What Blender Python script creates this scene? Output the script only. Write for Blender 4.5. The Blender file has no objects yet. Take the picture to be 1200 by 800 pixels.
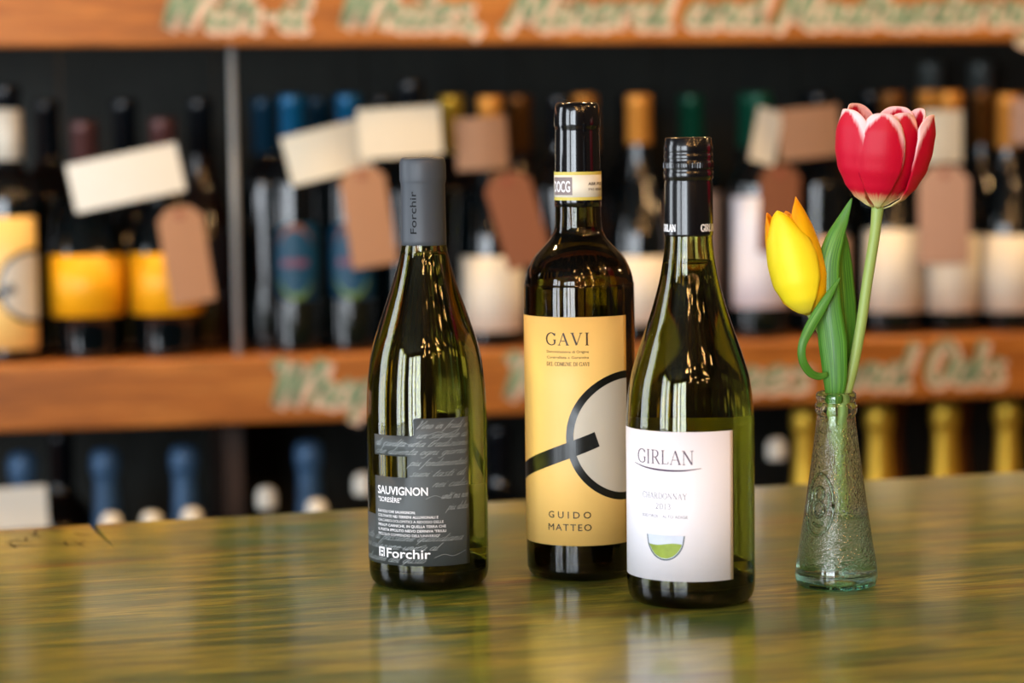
import bpy, bmesh, math, random
from math import sin, cos, pi, radians, sqrt, atan2, hypot
from mathutils import Vector, Matrix

random.seed(7)
SC = bpy.context.scene
COL = SC.collection

# ------------------------------------------------------------------ camera
cd = bpy.data.cameras.new('camera')
cam = bpy.data.objects.new('camera', cd)
COL.objects.link(cam)
cd.sensor_width = 36.0
cd.lens = 85.0
cd.clip_start = 0.05
cd.clip_end = 50
cam.matrix_world = (Matrix.Translation((0, 0, 1.352)) @ Matrix.Rotation(pi/2 - radians(5.0), 4, 'X')
                    @ Matrix.Rotation(radians(-0.75), 4, 'Z'))
cd.dof.use_dof = True
cd.dof.focus_distance = 1.575
cd.dof.aperture_fstop = 3.9
SC.camera = cam

# ------------------------------------------------------------------ world and light
world = bpy.data.worlds.new('world')
SC.world = world
world.use_nodes = True
world.node_tree.nodes['Background'].inputs[0].default_value = (0.75, 0.85, 1.0, 1)
world.node_tree.nodes['Background'].inputs[1].default_value = 0.6

def area(name, loc, target, sx, sy, power, color):
    l = bpy.data.lights.new(name, 'AREA')
    l.shape = 'RECTANGLE'; l.size = sx; l.size_y = sy
    l.energy = power; l.color = color
    o = bpy.data.objects.new(name, l)
    COL.objects.link(o)
    o.location = loc
    d = Vector(target) - Vector(loc)
    o.rotation_euler = d.to_track_quat('-Z', 'Y').to_euler()
    return o

DAY = (0.86, 0.93, 1.0)
WARM = (1.0, 0.62, 0.28)
# daylight through the tall panes of the shop front: left wall, and the rear wall left of the camera
WIN_LEFT = [(1.32, 2.30, 50), (-1.9, -1.35, 48), (-1.15, -0.45, 60)]
for y0, y1, p in WIN_LEFT:
    area('daylight_left', (-3.16, (y0+y1)/2, 1.5), (0, (y0+y1)/2, 1.5), y1-y0, 2.3, p, DAY)
WIN_REAR = [(-2.75, -2.15, 60), (-1.95, -1.55, 50), (-1.42, -0.72, 72)]
for x0, x1, p in WIN_REAR:
    area('daylight_rear', ((x0+x1)/2, -2.56, 1.5), ((x0+x1)/2, 0, 1.5), x1-x0, 2.3, p, DAY)
# warm spots in the ceiling: over the counter front and over the shelf front
for i, (x, y, z, e) in enumerate([(1.9, 1.0, 2.75, 26), (1.0, 2.75, 2.7, 40), (0.35, 2.62, 2.7, 36), (-0.3, 2.50, 2.7, 36), (-0.95, 2.36, 2.7, 42), (2.3, 2.4, 2.2, 16)]):
    l = bpy.data.lights.new('ceiling_spot_light', 'POINT'); l.energy = e; l.color = WARM; l.shadow_soft_size = 0.05
    o = bpy.data.objects.new('ceiling_spot_light', l); o.location = (x, y, z); COL.objects.link(o)
# small filament bulbs strung under the ceiling behind the camera
for i in range(34):
    l = bpy.data.lights.new('bulb_light', 'POINT'); l.energy = 4.0; l.color = (1.0, 0.52, 0.18); l.shadow_soft_size = 0.042
    o = bpy.data.objects.new('bulb_light', l)
    o.location = (-0.4 + 2.9*random.random(), -2.2 + 2.9*random.random(), 2.35 + 0.35*random.random()); COL.objects.link(o)

vs = SC.view_settings
vs.view_transform = 'Standard'
try: vs.look = 'None'
except Exception: pass
vs.gamma = 1.0
vs.use_curve_mapping = False
vs.exposure = -0.05
cy = SC.cycles
cy.use_denoising = True
cy.adaptive_threshold = 0.004
cy.max_bounces = 16
cy.transmission_bounces = 16
cy.glossy_bounces = 8
cy.transparent_max_bounces = 16
cy.diffuse_bounces = 4
cy.sample_clamp_indirect = 6
cy.blur_glossy = 0.3

# ------------------------------------------------------------------ materials
def lin(c):
    f = lambda v: v/12.92 if v <= 0.04045 else ((v+0.055)/1.055)**2.4
    return tuple(f(v/255) for v in c) + (1,)

def mat(name, rgb, rough=0.5, metal=0.0, trans=0.0, ior=1.45, coat=0.0, coat_rough=0.05, sss=0.0, spec=0.5, noise=None):
    m = bpy.data.materials.new(name); m.use_nodes = True
    nt = m.node_tree; b = nt.nodes['Principled BSDF']
    c = lin(rgb)
    b.inputs['Base Color'].default_value = c
    b.inputs['Roughness'].default_value = rough
    b.inputs['Metallic'].default_value = metal
    b.inputs['Transmission Weight'].default_value = trans
    b.inputs['IOR'].default_value = ior
    b.inputs['Coat Weight'].default_value = coat
    b.inputs['Coat Roughness'].default_value = coat_rough
    b.inputs['Specular IOR Level'].default_value = spec
    if sss:
        b.inputs['Subsurface Weight'].default_value = sss
        b.inputs['Subsurface Radius'].default_value = (0.004, 0.002, 0.001)
        b.inputs['Subsurface Scale'].default_value = 1.0
    if noise:
        sc, amt, bump = noise
        tc = nt.nodes.new('ShaderNodeTexCoord'); n = nt.nodes.new('ShaderNodeTexNoise')
        n.inputs['Scale'].default_value = sc; n.inputs['Detail'].default_value = 4
        nt.links.new(tc.outputs['Object'], n.inputs['Vector'])
        mx = nt.nodes.new('ShaderNodeMix'); mx.data_type = 'RGBA'
        mx.inputs[6].default_value = tuple(v*(1-amt) for v in c[:3]) + (1,)
        mx.inputs[7].default_value = tuple(min(1, v*(1+amt)) for v in c[:3]) + (1,)
        nt.links.new(n.outputs[0], mx.inputs[0]); nt.links.new(mx.outputs[2], b.inputs['Base Color'])
        if bump:
            bp = nt.nodes.new('ShaderNodeBump'); bp.inputs['Strength'].default_value = bump; bp.inputs['Distance'].default_value = 0.001
            nt.links.new(n.outputs[0], bp.inputs['Height']); nt.links.new(bp.outputs[0], b.inputs['Normal'])
    return m

def ramp(nt, stops, interp='LINEAR'):
    r = nt.nodes.new('ShaderNodeValToRGB'); r.color_ramp.interpolation = interp
    e = r.color_ramp.elements
    while len(e) < len(stops): e.new(0.5)
    for k, (p, c) in enumerate(stops):
        e[k].position = p; e[k].color = lin(c) if len(c) == 3 else c
    return r

def wood(name, stops, scale=(1.5, 22, 22), rough=0.45, coat=0.0, coat_rough=0.1, bump=0.25, big=2.0, fibre=(0.55, 150), second=None):
    m = bpy.data.materials.new(name); m.use_nodes = True
    nt = m.node_tree; N = nt.nodes.new; L = nt.links.new
    b = nt.nodes['Principled BSDF']
    tc = N('ShaderNodeTexCoord'); mp = N('ShaderNodeMapping')
    mp.inputs['Scale'].default_value = scale
    L(tc.outputs['Object'], mp.inputs['Vector'])
    n1 = N('ShaderNodeTexNoise'); n1.inputs['Scale'].default_value = 2.2; n1.inputs['Detail'].default_value = 6; n1.inputs['Roughness'].default_value = 0.62; n1.inputs['Distortion'].default_value = 0.35
    L(mp.outputs[0], n1.inputs['Vector'])
    r1 = ramp(nt, stops); L(n1.outputs[0], r1.inputs[0])
    # fine fibres
    mp2 = N('ShaderNodeMapping'); mp2.inputs['Scale'].default_value = (scale[0]*3, scale[1]*7, scale[2]*7)
    L(tc.outputs['Object'], mp2.inputs['Vector'])
    n2 = N('ShaderNodeTexNoise'); n2.inputs['Scale'].default_value = 3; n2.inputs['Detail'].default_value = 3
    L(mp2.outputs[0], n2.inputs['Vector'])
    mx = N('ShaderNodeMix'); mx.data_type = 'RGBA'; mx.blend_type = 'MULTIPLY'
    r2 = ramp(nt, [(0.3, (fibre[1],)*3), (0.6, (255, 255, 255))]); L(n2.outputs[0], r2.inputs[0])
    mx.inputs[0].default_value = fibre[0]
    L(r1.outputs[0], mx.inputs[6]); L(r2.outputs[0], mx.inputs[7])
    out = mx.outputs[2]
    if second:   # worn paint in long patches
        mp3 = N('ShaderNodeMapping'); mp3.inputs['Scale'].default_value = second['scale']
        L(tc.outputs['Object'], mp3.inputs['Vector'])
        n3 = N('ShaderNodeTexNoise'); n3.inputs['Scale'].default_value = 1.0; n3.inputs['Detail'].default_value = 7; n3.inputs['Roughness'].default_value = 0.68; n3.inputs['Distortion'].default_value = 0.6
        L(mp3.outputs[0], n3.inputs['Vector'])
        r3 = ramp(nt, [(second['lo'], (0, 0, 0)), (second['hi'], (255, 255, 255))]); L(n3.outputs[0], r3.inputs[0])
        m2 = N('ShaderNodeMix'); m2.data_type = 'RGBA'
        rr = ramp(nt, second['stops']); L(n2.outputs[0], rr.inputs[0])
        L(r3.outputs[0], m2.inputs[0]); L(out, m2.inputs[6]); L(rr.outputs[0], m2.inputs[7])
        out = m2.outputs[2]
    L(out, b.inputs['Base Color'])
    b.inputs['Roughness'].default_value = rough
    b.inputs['Coat Weight'].default_value = coat; b.inputs['Coat Roughness'].default_value = coat_rough
    bp = N('ShaderNodeBump'); bp.inputs['Strength'].default_value = bump; bp.inputs['Distance'].default_value = 0.0008
    L(n2.outputs[0], bp.inputs['Height']); L(bp.outputs[0], b.inputs['Normal'])
    return m

M = {}
M['table'] = wood('green_worn_wood', [(0.28, (54, 70, 32)), (0.40, (92, 112, 44)), (0.50, (160, 156, 58)), (0.57, (108, 118, 46)), (0.68, (132, 100, 44)), (0.78, (78, 60, 32))],
                  scale=(2.2, 17, 17), rough=0.28, coat=0.5, coat_rough=0.12, bump=0.4, fibre=(0.7, 110),
                  second={'scale': (2.6, 11, 11), 'lo': 0.47, 'hi': 0.60, 'stops': [(0.3, (48, 80, 50)), (0.7, (98, 124, 56))]})
M['fascia'] = wood('orange_wood', [(0.25, (128, 72, 24)), (0.5, (178, 106, 38)), (0.75, (208, 136, 60))], scale=(2.0, 20, 20), rough=0.42, coat=0.2, coat_rough=0.2)
M['dark_wood'] = wood('dark_wood', [(0.3, (22, 27, 22)), (0.7, (32, 34, 26))], scale=(14, 14, 1.5), rough=0.7)
M['brown_wood'] = wood('brown_wood', [(0.3, (42, 26, 18)), (0.7, (60, 38, 24))], scale=(14, 14, 1.5), rough=0.6)
M['wall'] = mat('plaster_dark', (70, 62, 54), 0.9, noise=(6, 0.15, 0.2))
M['ceiling'] = mat('ceiling_paint', (60, 56, 50), 0.9, noise=(4, 0.1, 0.1))
M['floor'] = wood('floor_boards', [(0.3, (60, 42, 28)), (0.7, (90, 64, 42))], scale=(1.5, 14, 14), rough=0.5)
M['frame'] = mat('window_frame_paint', (38, 40, 40), 0.5)
M['steel'] = mat('grey_painted_steel', (150, 152, 150), 0.35)
def absorbing(name, rgb, absorb, density, ior=1.5):
    m = mat(name, rgb, 0.0, trans=1.0, ior=ior)
    nt = m.node_tree; v = nt.nodes.new('ShaderNodeVolumeAbsorption')
    v.inputs['Color'].default_value = absorb + (1,); v.inputs['Density'].default_value = density
    nt.links.new(v.outputs[0], nt.nodes['Material Output'].inputs['Volume'])
    return m
M['glass_saur'] = absorbing('olive_glass', (250, 250, 238), (0.60, 0.61, 0.04), 450)
M['glass_gavi'] = absorbing('dark_olive_glass', (250, 250, 240), (0.55, 0.50, 0.05), 900)
M['glass_chard'] = absorbing('green_glass', (250, 250, 238), (0.58, 0.60, 0.04), 470)
M['wine'] = mat('white_wine', (248, 240, 170), 0.0, trans=1.0, ior=1.34)
M['wine_dark'] = mat('white_wine_in_dark_bottle', (210, 190, 100), 0.0, trans=1.0, ior=1.34)
M['water'] = mat('water', (240, 250, 246), 0.0, trans=1.0, ior=1.33)
M['cap_grey'] = mat('matt_slate_capsule', (64, 70, 78), 0.48, noise=(60, 0.06, 0.0))
M['cap_black'] = mat('black_gloss_capsule', (9, 10, 13), 0.16, coat=0.6)
M['cap_black_screw'] = mat('black_screw_cap', (11, 12, 15), 0.22, coat=0.4)
M['label_grey'] = mat('slate_label_paper', (74, 80, 82), 0.5, noise=(30, 0.08, 0.05))
M['label_tan'] = mat('tan_label_paper', (240, 196, 112), 0.5, noise=(40, 0.02, 0.05))
M['label_white'] = mat('white_label_paper', (236, 234, 242), 0.55, noise=(50, 0.015, 0.05))
M['ink_white'] = mat('white_ink', (240, 240, 244), 0.4)
M['ink_pale'] = mat('pale_grey_ink', (150, 158, 160), 0.5)
M['ink_dark'] = mat('dark_brown_ink', (50, 36, 22), 0.5)
M['ink_plum'] = mat('plum_ink', (70, 50, 74), 0.5)
M['ink_light'] = mat('light_grey_ink', (120, 118, 132), 0.5)
M['foil_black'] = mat('black_foil_print', (14, 16, 14), 0.3, coat=0.15)
M['disc_grey'] = mat('warm_grey_print', (196, 188, 172), 0.5)
M['shoulder_glass'] = mat('dark_bottle_glass', (5, 12, 15), 0.07, coat=0.7, coat_rough=0.03)
M['brown_glass'] = mat('brown_bottle_glass', (30, 12, 6), 0.07, coat=0.7, coat_rough=0.03)
M['cream'] = mat('cream_label', (226, 218, 200), 0.6, noise=(30, 0.03, 0))
M['pinkish'] = mat('pink_cream_label', (205, 176, 158), 0.6, noise=(30, 0.03, 0))
M['orange_label'] = mat('orange_yellow_label', (250, 176, 20), 0.45, noise=(20, 0.04, 0))
M['tag_brown'] = mat('brown_kraft_tag', (176, 130, 96), 0.75, noise=(60, 0.06, 0.1))
M['tag_dark'] = mat('dark_kraft_tag', (128, 78, 50), 0.75, noise=(60, 0.06, 0.1))
M['tag_pink'] = mat('pinkish_kraft_tag', (186, 150, 130), 0.75, noise=(60, 0.06, 0.1))
M['card'] = mat('cream_card', (226, 216, 192), 0.7, noise=(60, 0.03, 0.05))
M['card_white'] = mat('white_card', (232, 230, 218), 0.7, noise=(60, 0.03, 0.05))
M['string'] = mat('jute_string', (170, 140, 100), 0.8)
M['ring'] = mat('reinforcing_ring', (150, 70, 50), 0.6)
M['gold'] = mat('gold_foil', (238, 194, 66), 0.36, metal=0.55)
M['gold_pale'] = mat('orange_gold_foil', (226, 150, 60), 0.45, metal=0.4)
M['bronze'] = mat('bronze_foil', (120, 74, 26), 0.4, metal=0.6)
M['blue_foil'] = mat('blue_foil', (10, 84, 126), 0.3, metal=0.3)
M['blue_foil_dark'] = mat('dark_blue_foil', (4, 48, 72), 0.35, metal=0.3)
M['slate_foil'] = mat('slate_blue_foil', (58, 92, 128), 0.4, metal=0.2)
M['green_foil'] = mat('green_foil', (6, 74, 54), 0.35, metal=0.3)
M['pink_foil'] = mat('pink_foil', (84, 52, 50), 0.35, metal=0.3)
M['silver_foil'] = mat('silver_grey_foil', (90, 96, 94), 0.4, metal=0.4)
M['black_foil'] = mat('black_foil', (8, 14, 20), 0.25)
M['teal_ink'] = mat('teal_print', (0, 66, 96), 0.5)
M['lime_ink'] = mat('lime_print', (96, 128, 60), 0.5)
M['rust_ink'] = mat('rust_print', (130, 76, 52), 0.5)
M['pink_ink'] = mat('pink_print', (110, 60, 84), 0.5)
M['sign_green'] = mat('sage_sign_paint', (128, 152, 120), 0.6, noise=(25, 0.2, 0))
M['sign_pink'] = mat('pale_pink_sign_paint', (232, 200, 176), 0.6, noise=(25, 0.12, 0))
M['stem'] = mat('tulip_stem', (150, 176, 96), 0.45, sss=0.1)
M['ink_dark_cap'] = mat('black_cap_print', (6, 8, 14), 0.45, spec=0.2)
M['cream_seal'] = mat('cream_seal_paper', (232, 226, 208), 0.5)
M['seal_gold'] = mat('seal_stripe', (206, 190, 90), 0.5)
M['seal_grey'] = mat('seal_grey_print', (132, 118, 116), 0.5)
M['ink_bowl'] = mat('bowl_outline_ink', (60, 74, 84), 0.5)
M['bowl_pale'] = mat('bowl_pale_print', (196, 206, 224), 0.5, noise=(120, 0.15, 0))
M['bowl_green'] = mat('bowl_green_print', (132, 154, 48), 0.5, noise=(160, 0.35, 0))
M['groove'] = mat('dark_groove', (24, 26, 16), 0.8)

def leaf_mat():
    m = mat('tulip_leaf', (74, 132, 52), 0.42, sss=0.05, coat=0.1)
    nt = m.node_tree; b = nt.nodes['Principled BSDF']; N = nt.nodes.new; L = nt.links.new
    uv = N('ShaderNodeUVMap'); mp = N('ShaderNodeMapping'); mp.inputs['Scale'].default_value = (26, 1.2, 1)
    n = N('ShaderNodeTexNoise'); n.inputs['Scale'].default_value = 1.0; n.inputs['Detail'].default_value = 3
    L(uv.outputs[0], mp.inputs[0]); L(mp.outputs[0], n.inputs['Vector'])
    r = ramp(nt, [(0.3, (42, 98, 30)), (0.55, (76, 138, 42)), (0.75, (122, 172, 62))]); L(n.outputs[0], r.inputs[0])
    L(r.outputs[0], b.inputs['Base Color'])
    bp = N('ShaderNodeBump'); bp.inputs['Strength'].default_value = 0.25; bp.inputs['Distance'].default_value = 0.0006
    L(n.outputs[0], bp.inputs['Height']); L(bp.outputs[0], b.inputs['Normal'])
    return m
M['leaf'] = leaf_mat()

def petal_mat(name, base, rim, root, rimpos=(0.62, 1.0), toppow=0.5, rough=0.5):
    m = bpy.data.materials.new(name); m.use_nodes = True
    nt = m.node_tree; b = nt.nodes['Principled BSDF']; N = nt.nodes.new; L = nt.links.new
    uv = N('ShaderNodeUVMap'); sp = N('ShaderNodeSeparateXYZ'); L(uv.outputs[0], sp.inputs[0])
    # |2u-1| : distance to the petal's side margins, raised near the tip
    a = N('ShaderNodeMath'); a.operation = 'MULTIPLY_ADD'; a.inputs[1].default_value = 2; a.inputs[2].default_value = -1; L(sp.outputs[0], a.inputs[0])
    ab = N('ShaderNodeMath'); ab.operation = 'ABSOLUTE'; L(a.outputs[0], ab.inputs[0])
    pv = N('ShaderNodeMath'); pv.operation = 'POWER'; pv.inputs[1].default_value = 9; L(sp.outputs[1], pv.inputs[0])
    pm = N('ShaderNodeMath'); pm.operation = 'MULTIPLY'; L(ab.outputs[0], pm.inputs[0])
    vs_ = N('ShaderNodeMath'); vs_.operation = 'POWER'; vs_.inputs[1].default_value = toppow; L(sp.outputs[1], vs_.inputs[0]); L(vs_.outputs[0], pm.inputs[1])
    ad = N('ShaderNodeMath'); ad.operation = 'ADD'; L(pm.outputs[0], ad.inputs[0]); L(pv.outputs[0], ad.inputs[1])
    mp = N('ShaderNodeMapping'); mp.inputs['Scale'].default_value = (34, 1.6, 1); L(uv.outputs[0], mp.inputs[0])
    n = N('ShaderNodeTexNoise'); n.inputs['Scale'].default_value = 1.0; n.inputs['Detail'].default_value = 3; L(mp.outputs[0], n.inputs['Vector'])
    nm = N('ShaderNodeMath'); nm.operation = 'MULTIPLY_ADD'; nm.inputs[1].default_value = 0.35; nm.inputs[2].default_value = -0.17; L(n.outputs[0], nm.inputs[0])
    a2 = N('ShaderNodeMath'); a2.operation = 'ADD'; L(ad.outputs[0], a2.inputs[0]); L(nm.outputs[0], a2.inputs[1])
    r = ramp(nt, [(rimpos[0], base), (min(0.995, rimpos[1]), rim)]); L(a2.outputs[0], r.inputs[0])
    rb = ramp(nt, [(0.04, root), (0.17, (255, 255, 255))]); L(sp.outputs[1], rb.inputs[0])
    fr = ramp(nt, [(0.05, (0, 0, 0)), (0.18, (255, 255, 255))]); 
    ad3 = N('ShaderNodeMath'); ad3.operation = 'MULTIPLY_ADD'; ad3.inputs[1].default_value = 0.12; L(n.outputs[0], ad3.inputs[0]); L(sp.outputs[1], ad3.inputs[2])
    sb = N('ShaderNodeMath'); sb.operation = 'SUBTRACT'; sb.inputs[1].default_value = 0.06; L(ad3.outputs[0], sb.inputs[0]); L(sb.outputs[0], fr.inputs[0])
    mx = N('ShaderNodeMix'); mx.data_type = 'RGBA'; mx.inputs[6].default_value = lin(root); L(fr.outputs[0], mx.inputs[0]); L(r.outputs[0], mx.inputs[7])
    L(mx.outputs[2], b.inputs['Base Color'])
    b.inputs['Roughness'].default_value = rough
    b.inputs['Subsurface Weight'].default_value = 0.12
    b.inputs['Subsurface Radius'].default_value = (0.004, 0.002, 0.002)
    b.inputs['Subsurface Scale'].default_value = 0.6
    b.inputs['Specular IOR Level'].default_value = 0.3
    bp = N('ShaderNodeBump'); bp.inputs['Strength'].default_value = 0.15; bp.inputs['Distance'].default_value = 0.0005
    L(n.outputs[0], bp.inputs['Height']); L(bp.outputs[0], b.inputs['Normal'])
    return m
M['petal_red'] = petal_mat('crimson_petal', (190, 0, 42), (250, 204, 208), (236, 226, 160), rimpos=(0.74, 1.15), toppow=0.35)
M['petal_yellow'] = petal_mat('yellow_petal', (248, 226, 36), (250, 210, 10), (240, 220, 60), rimpos=(0.5, 1.1))
M['petal_yellow_inner'] = petal_mat('deep_yellow_petal', (252, 190, 4), (250, 160, 0), (240, 200, 40), rimpos=(0.5, 1.1))

def vase_glass():
    m = mat('pebbled_pale_green_glass', (226, 246, 238), 0.02, trans=1.0, ior=1.5)
    nt = m.node_tree; b = nt.nodes['Principled BSDF']; N = nt.nodes.new; L = nt.links.new
    tc = N('ShaderNodeTexCoord')
    v = N('ShaderNodeTexVoronoi'); v.feature = 'SMOOTH_F1'; v.inputs['Scale'].default_value = 900
    n = N('ShaderNodeTexNoise'); n.inputs['Scale'].default_value = 520; n.inputs['Detail'].default_value = 1
    L(tc.outputs['Object'], v.inputs['Vector']); L(tc.outputs['Object'], n.inputs['Vector'])
    ad = N('ShaderNodeMath'); ad.operation = 'ADD'; L(v.outputs[0], ad.inputs[0]); L(n.outputs[0], ad.inputs[1])
    # pebbling only on the sloping sides, smooth rim and foot
    sp = N('ShaderNodeSeparateXYZ'); L(tc.outputs['Object'], sp.inputs[0])
    r = ramp(nt, [(0.10, (0, 0, 0)), (0.14, (255, 255, 255)), (0.80, (255, 255, 255)), (0.86, (0, 0, 0))])
    sc = N('ShaderNodeMath'); sc.operation = 'MULTIPLY'; sc.inputs[1].default_value = 1/0.13; L(sp.outputs[2], sc.inputs[0]); L(sc.outputs[0], r.inputs[0])
    ml = N('ShaderNodeMath'); ml.operation = 'MULTIPLY'; L(ad.outputs[0], ml.inputs[0]); L(r.outputs[0], ml.inputs[1])
    bp = N('ShaderNodeBump'); bp.inputs['Strength'].default_value = 0.6; bp.inputs['Distance'].default_value = 0.0008
    L(ml.outputs[0], bp.inputs['Height']); L(bp.outputs[0], b.inputs['Normal'])
    # thick glass of the foot is greener
    rc = ramp(nt, [(0.03, (110, 205, 175)), (0.09, (242, 251, 248))]); L(sc.outputs[0], rc.inputs[0]); L(rc.outputs[0], b.inputs['Base Color'])
    return m
M['vase'] = vase_glass()
M['vase_emboss'] = mat('embossed_glass', (226, 246, 238), 0.02, trans=1.0, ior=1.5)

# ------------------------------------------------------------------ helpers
def link(name, me, m, parent=None, loc=None, smooth=True):
    o = bpy.data.objects.new(name, me); COL.objects.link(o)
    if m is not None and not me.materials: me.materials.append(m)
    if smooth:
        me.polygons.foreach_set('use_smooth', [True]*len(me.polygons))
    if parent: o.parent = parent
    if loc: o.location = loc
    return o

def empty(name, label, cat, loc=(0, 0, 0), rotz=0, group=None):
    o = bpy.data.objects.new(name, None); COL.objects.link(o); o.empty_display_size = 0.02
    o.location = loc; o.rotation_euler = (0, 0, rotz)
    o['label'] = label; o['category'] = cat
    if group: o['group'] = group
    return o

def tag(o, label, cat, group=None):
    o['label'] = label; o['category'] = cat
    if group: o['group'] = group
    return o

def pydata(name, V, F):
    me = bpy.data.meshes.new(name); me.from_pydata(V, [], F); me.update(); return me

def fix(me):
    bm = bmesh.new(); bm.from_mesh(me); bmesh.ops.recalc_face_normals(bm, faces=bm.faces); bm.to_mesh(me); bm.free()
    return me

def box(name, x0, x1, y0, y1, z0, z1, bevel=0.0):
    bm = bmesh.new(); bmesh.ops.create_cube(bm, size=1)
    for v in bm.verts:
        v.co = ((x0+x1)/2 + v.co.x*(x1-x0), (y0+y1)/2 + v.co.y*(y1-y0), (z0+z1)/2 + v.co.z*(z1-z0))
    if bevel: bmesh.ops.bevel(bm, geom=bm.edges[:], offset=bevel, segments=3, profile=0.5, affect='EDGES')
    me = bpy.data.meshes.new(name); bm.to_mesh(me); bm.free(); return me

def refine(P, n):
    """Catmull-Rom through profile points (z, r) -> denser list"""
    out = []
    Q = [P[0]] + list(P) + [P[-1]]
    for i in range(1, len(Q)-2):
        p0, p1, p2, p3 = Q[i-1], Q[i], Q[i+1], Q[i+2]
        for k in range(n):
            t = k/n
            out.append(tuple(0.5*((2*p1[j]) + (-p0[j]+p2[j])*t + (2*p0[j]-5*p1[j]+4*p2[j]-p3[j])*t*t + (-p0[j]+3*p1[j]-3*p2[j]+p3[j])*t**3) for j in range(len(p1))))
    out.append(tuple(P[-1]))
    return out

def lathe(name, prof, seg=64, closed=False, caps=True):
    """prof: (z, r) in mm; open profile capped with end fans, closed profile = ring section"""
    V = []; F = []; n = len(prof)
    for z, r in prof:
        for k in range(seg):
            a = 2*pi*k/seg; V.append((r*cos(a)/1000, r*sin(a)/1000, z/1000))
    m = n if closed else n-1
    for i in range(m):
        j = (i+1) % n
        for k in range(seg):
            l = (k+1) % seg
            F.append((i*seg+k, i*seg+l, j*seg+l, j*seg+k))
    if not closed and caps:
        for i, s in ((0, -1), (n-1, 1)):
            c = len(V); V.append((0, 0, prof[i][0]/1000))
            for k in range(seg):
                l = (k+1) % seg
                F.append((c, i*seg+k, i*seg+l) if s > 0 else (c, i*seg+l, i*seg+k))
    return fix(pydata(name, V, F))

def tube(name, pts, rad, seg=10, caps=True):
    """pts list of Vector, rad list or number (metres)"""
    V = []; F = []; n = len(pts)
    if not isinstance(rad, (list, tuple)): rad = [rad]*n
    up = None
    for i, p in enumerate(pts):
        d = (pts[min(i+1, n-1)] - pts[max(i-1, 0)]).normalized()
        if up is None: up = d.orthogonal().normalized()
        up = (up - d*up.dot(d)).normalized(); s = d.cross(up)
        for k in range(seg):
            a = 2*pi*k/seg; V.append(tuple(p + (up*cos(a) + s*sin(a))*rad[i]))
    for i in range(n-1):
        for k in range(seg):
            l = (k+1) % seg; F.append((i*seg+k, i*seg+l, (i+1)*seg+l, (i+1)*seg+k))
    if caps:
        F.append(tuple(range(seg-1, -1, -1))); F.append(tuple((n-1)*seg+k for k in range(seg)))
    return fix(pydata(name, V, F))

# --- drawing on a cylinder: (arc in mm, z in mm) -> 3D, arc 0 faces the camera (-y)
def on_cyl(a, z, R, lift):
    th = a/R
    r = (R+lift)/1000
    return (r*sin(th), -r*cos(th), z/1000)

def wrap(name, V2, F, R, lift):
    me = pydata(name, [on_cyl(x, z, R, lift) for x, z in V2], F)
    return me

def patch(name, rects, R, lift=0.12, step=3.0, thick=0.12):
    """label of joined rectangles (a0,a1,z0,z1), as thin paper on the cylinder of radius R"""
    xs = sorted({round(v, 3) for r in rects for v in r[:2]}); zs = sorted({round(v, 3) for r in rects for v in r[2:]})
    def dense(s, st):
        o = []
        for a, b in zip(s, s[1:]):
            n = max(1, int((b-a)/st)); o += [a+(b-a)*k/n for k in range(n)]
        return o+[s[-1]]
    xs = dense(xs, step); zs = dense(zs, 40)
    V = []; F = []; idx = {}
    def v(i, j):
        if (i, j) not in idx:
            idx[(i, j)] = len(V); V.append((xs[i], zs[j]))
        return idx[(i, j)]
    for i in range(len(xs)-1):
        for j in range(len(zs)-1):
            cx = (xs[i]+xs[i+1])/2; cz = (zs[j]+zs[j+1])/2
            if any(a0 < cx < a1 and z0 < cz < z1 for a0, a1, z0, z1 in rects):
                F.append((v(i, j), v(i+1, j), v(i+1, j+1), v(i, j+1)))
    return solid(name, V, F, R, lift, thick)

def solid(name, V, F, R, lift, thick):
    n = len(V); W = [on_cyl(x, z, R, lift+thick) for x, z in V] + [on_cyl(x, z, R, lift) for x, z in V]
    G = list(F) + [tuple(i+n for i in reversed(f)) for f in F]
    cnt = {}
    for f in F:
        for a, b in zip(f, f[1:]+f[:1]): cnt[(a, b)] = 1
    for a, b in list(cnt):
        if (b, a) not in cnt: G.append((b, a, a+n, b+n))
    return fix(pydata(name, W, G))

def strips(x0, x1, lo, hi, n):
    V = []; F = []
    for k in range(n+1):
        x = x0+(x1-x0)*k/n; V += [(x, lo(x)), (x, hi(x))]
    for k in range(n): F.append((2*k, 2*k+2, 2*k+3, 2*k+1))
    return V, F

def join2(parts):
    V = []; F = []
    for v, f in parts:
        o = len(V); V += v; F += [tuple(i+o for i in q) for q in f]
    return V, F

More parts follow.
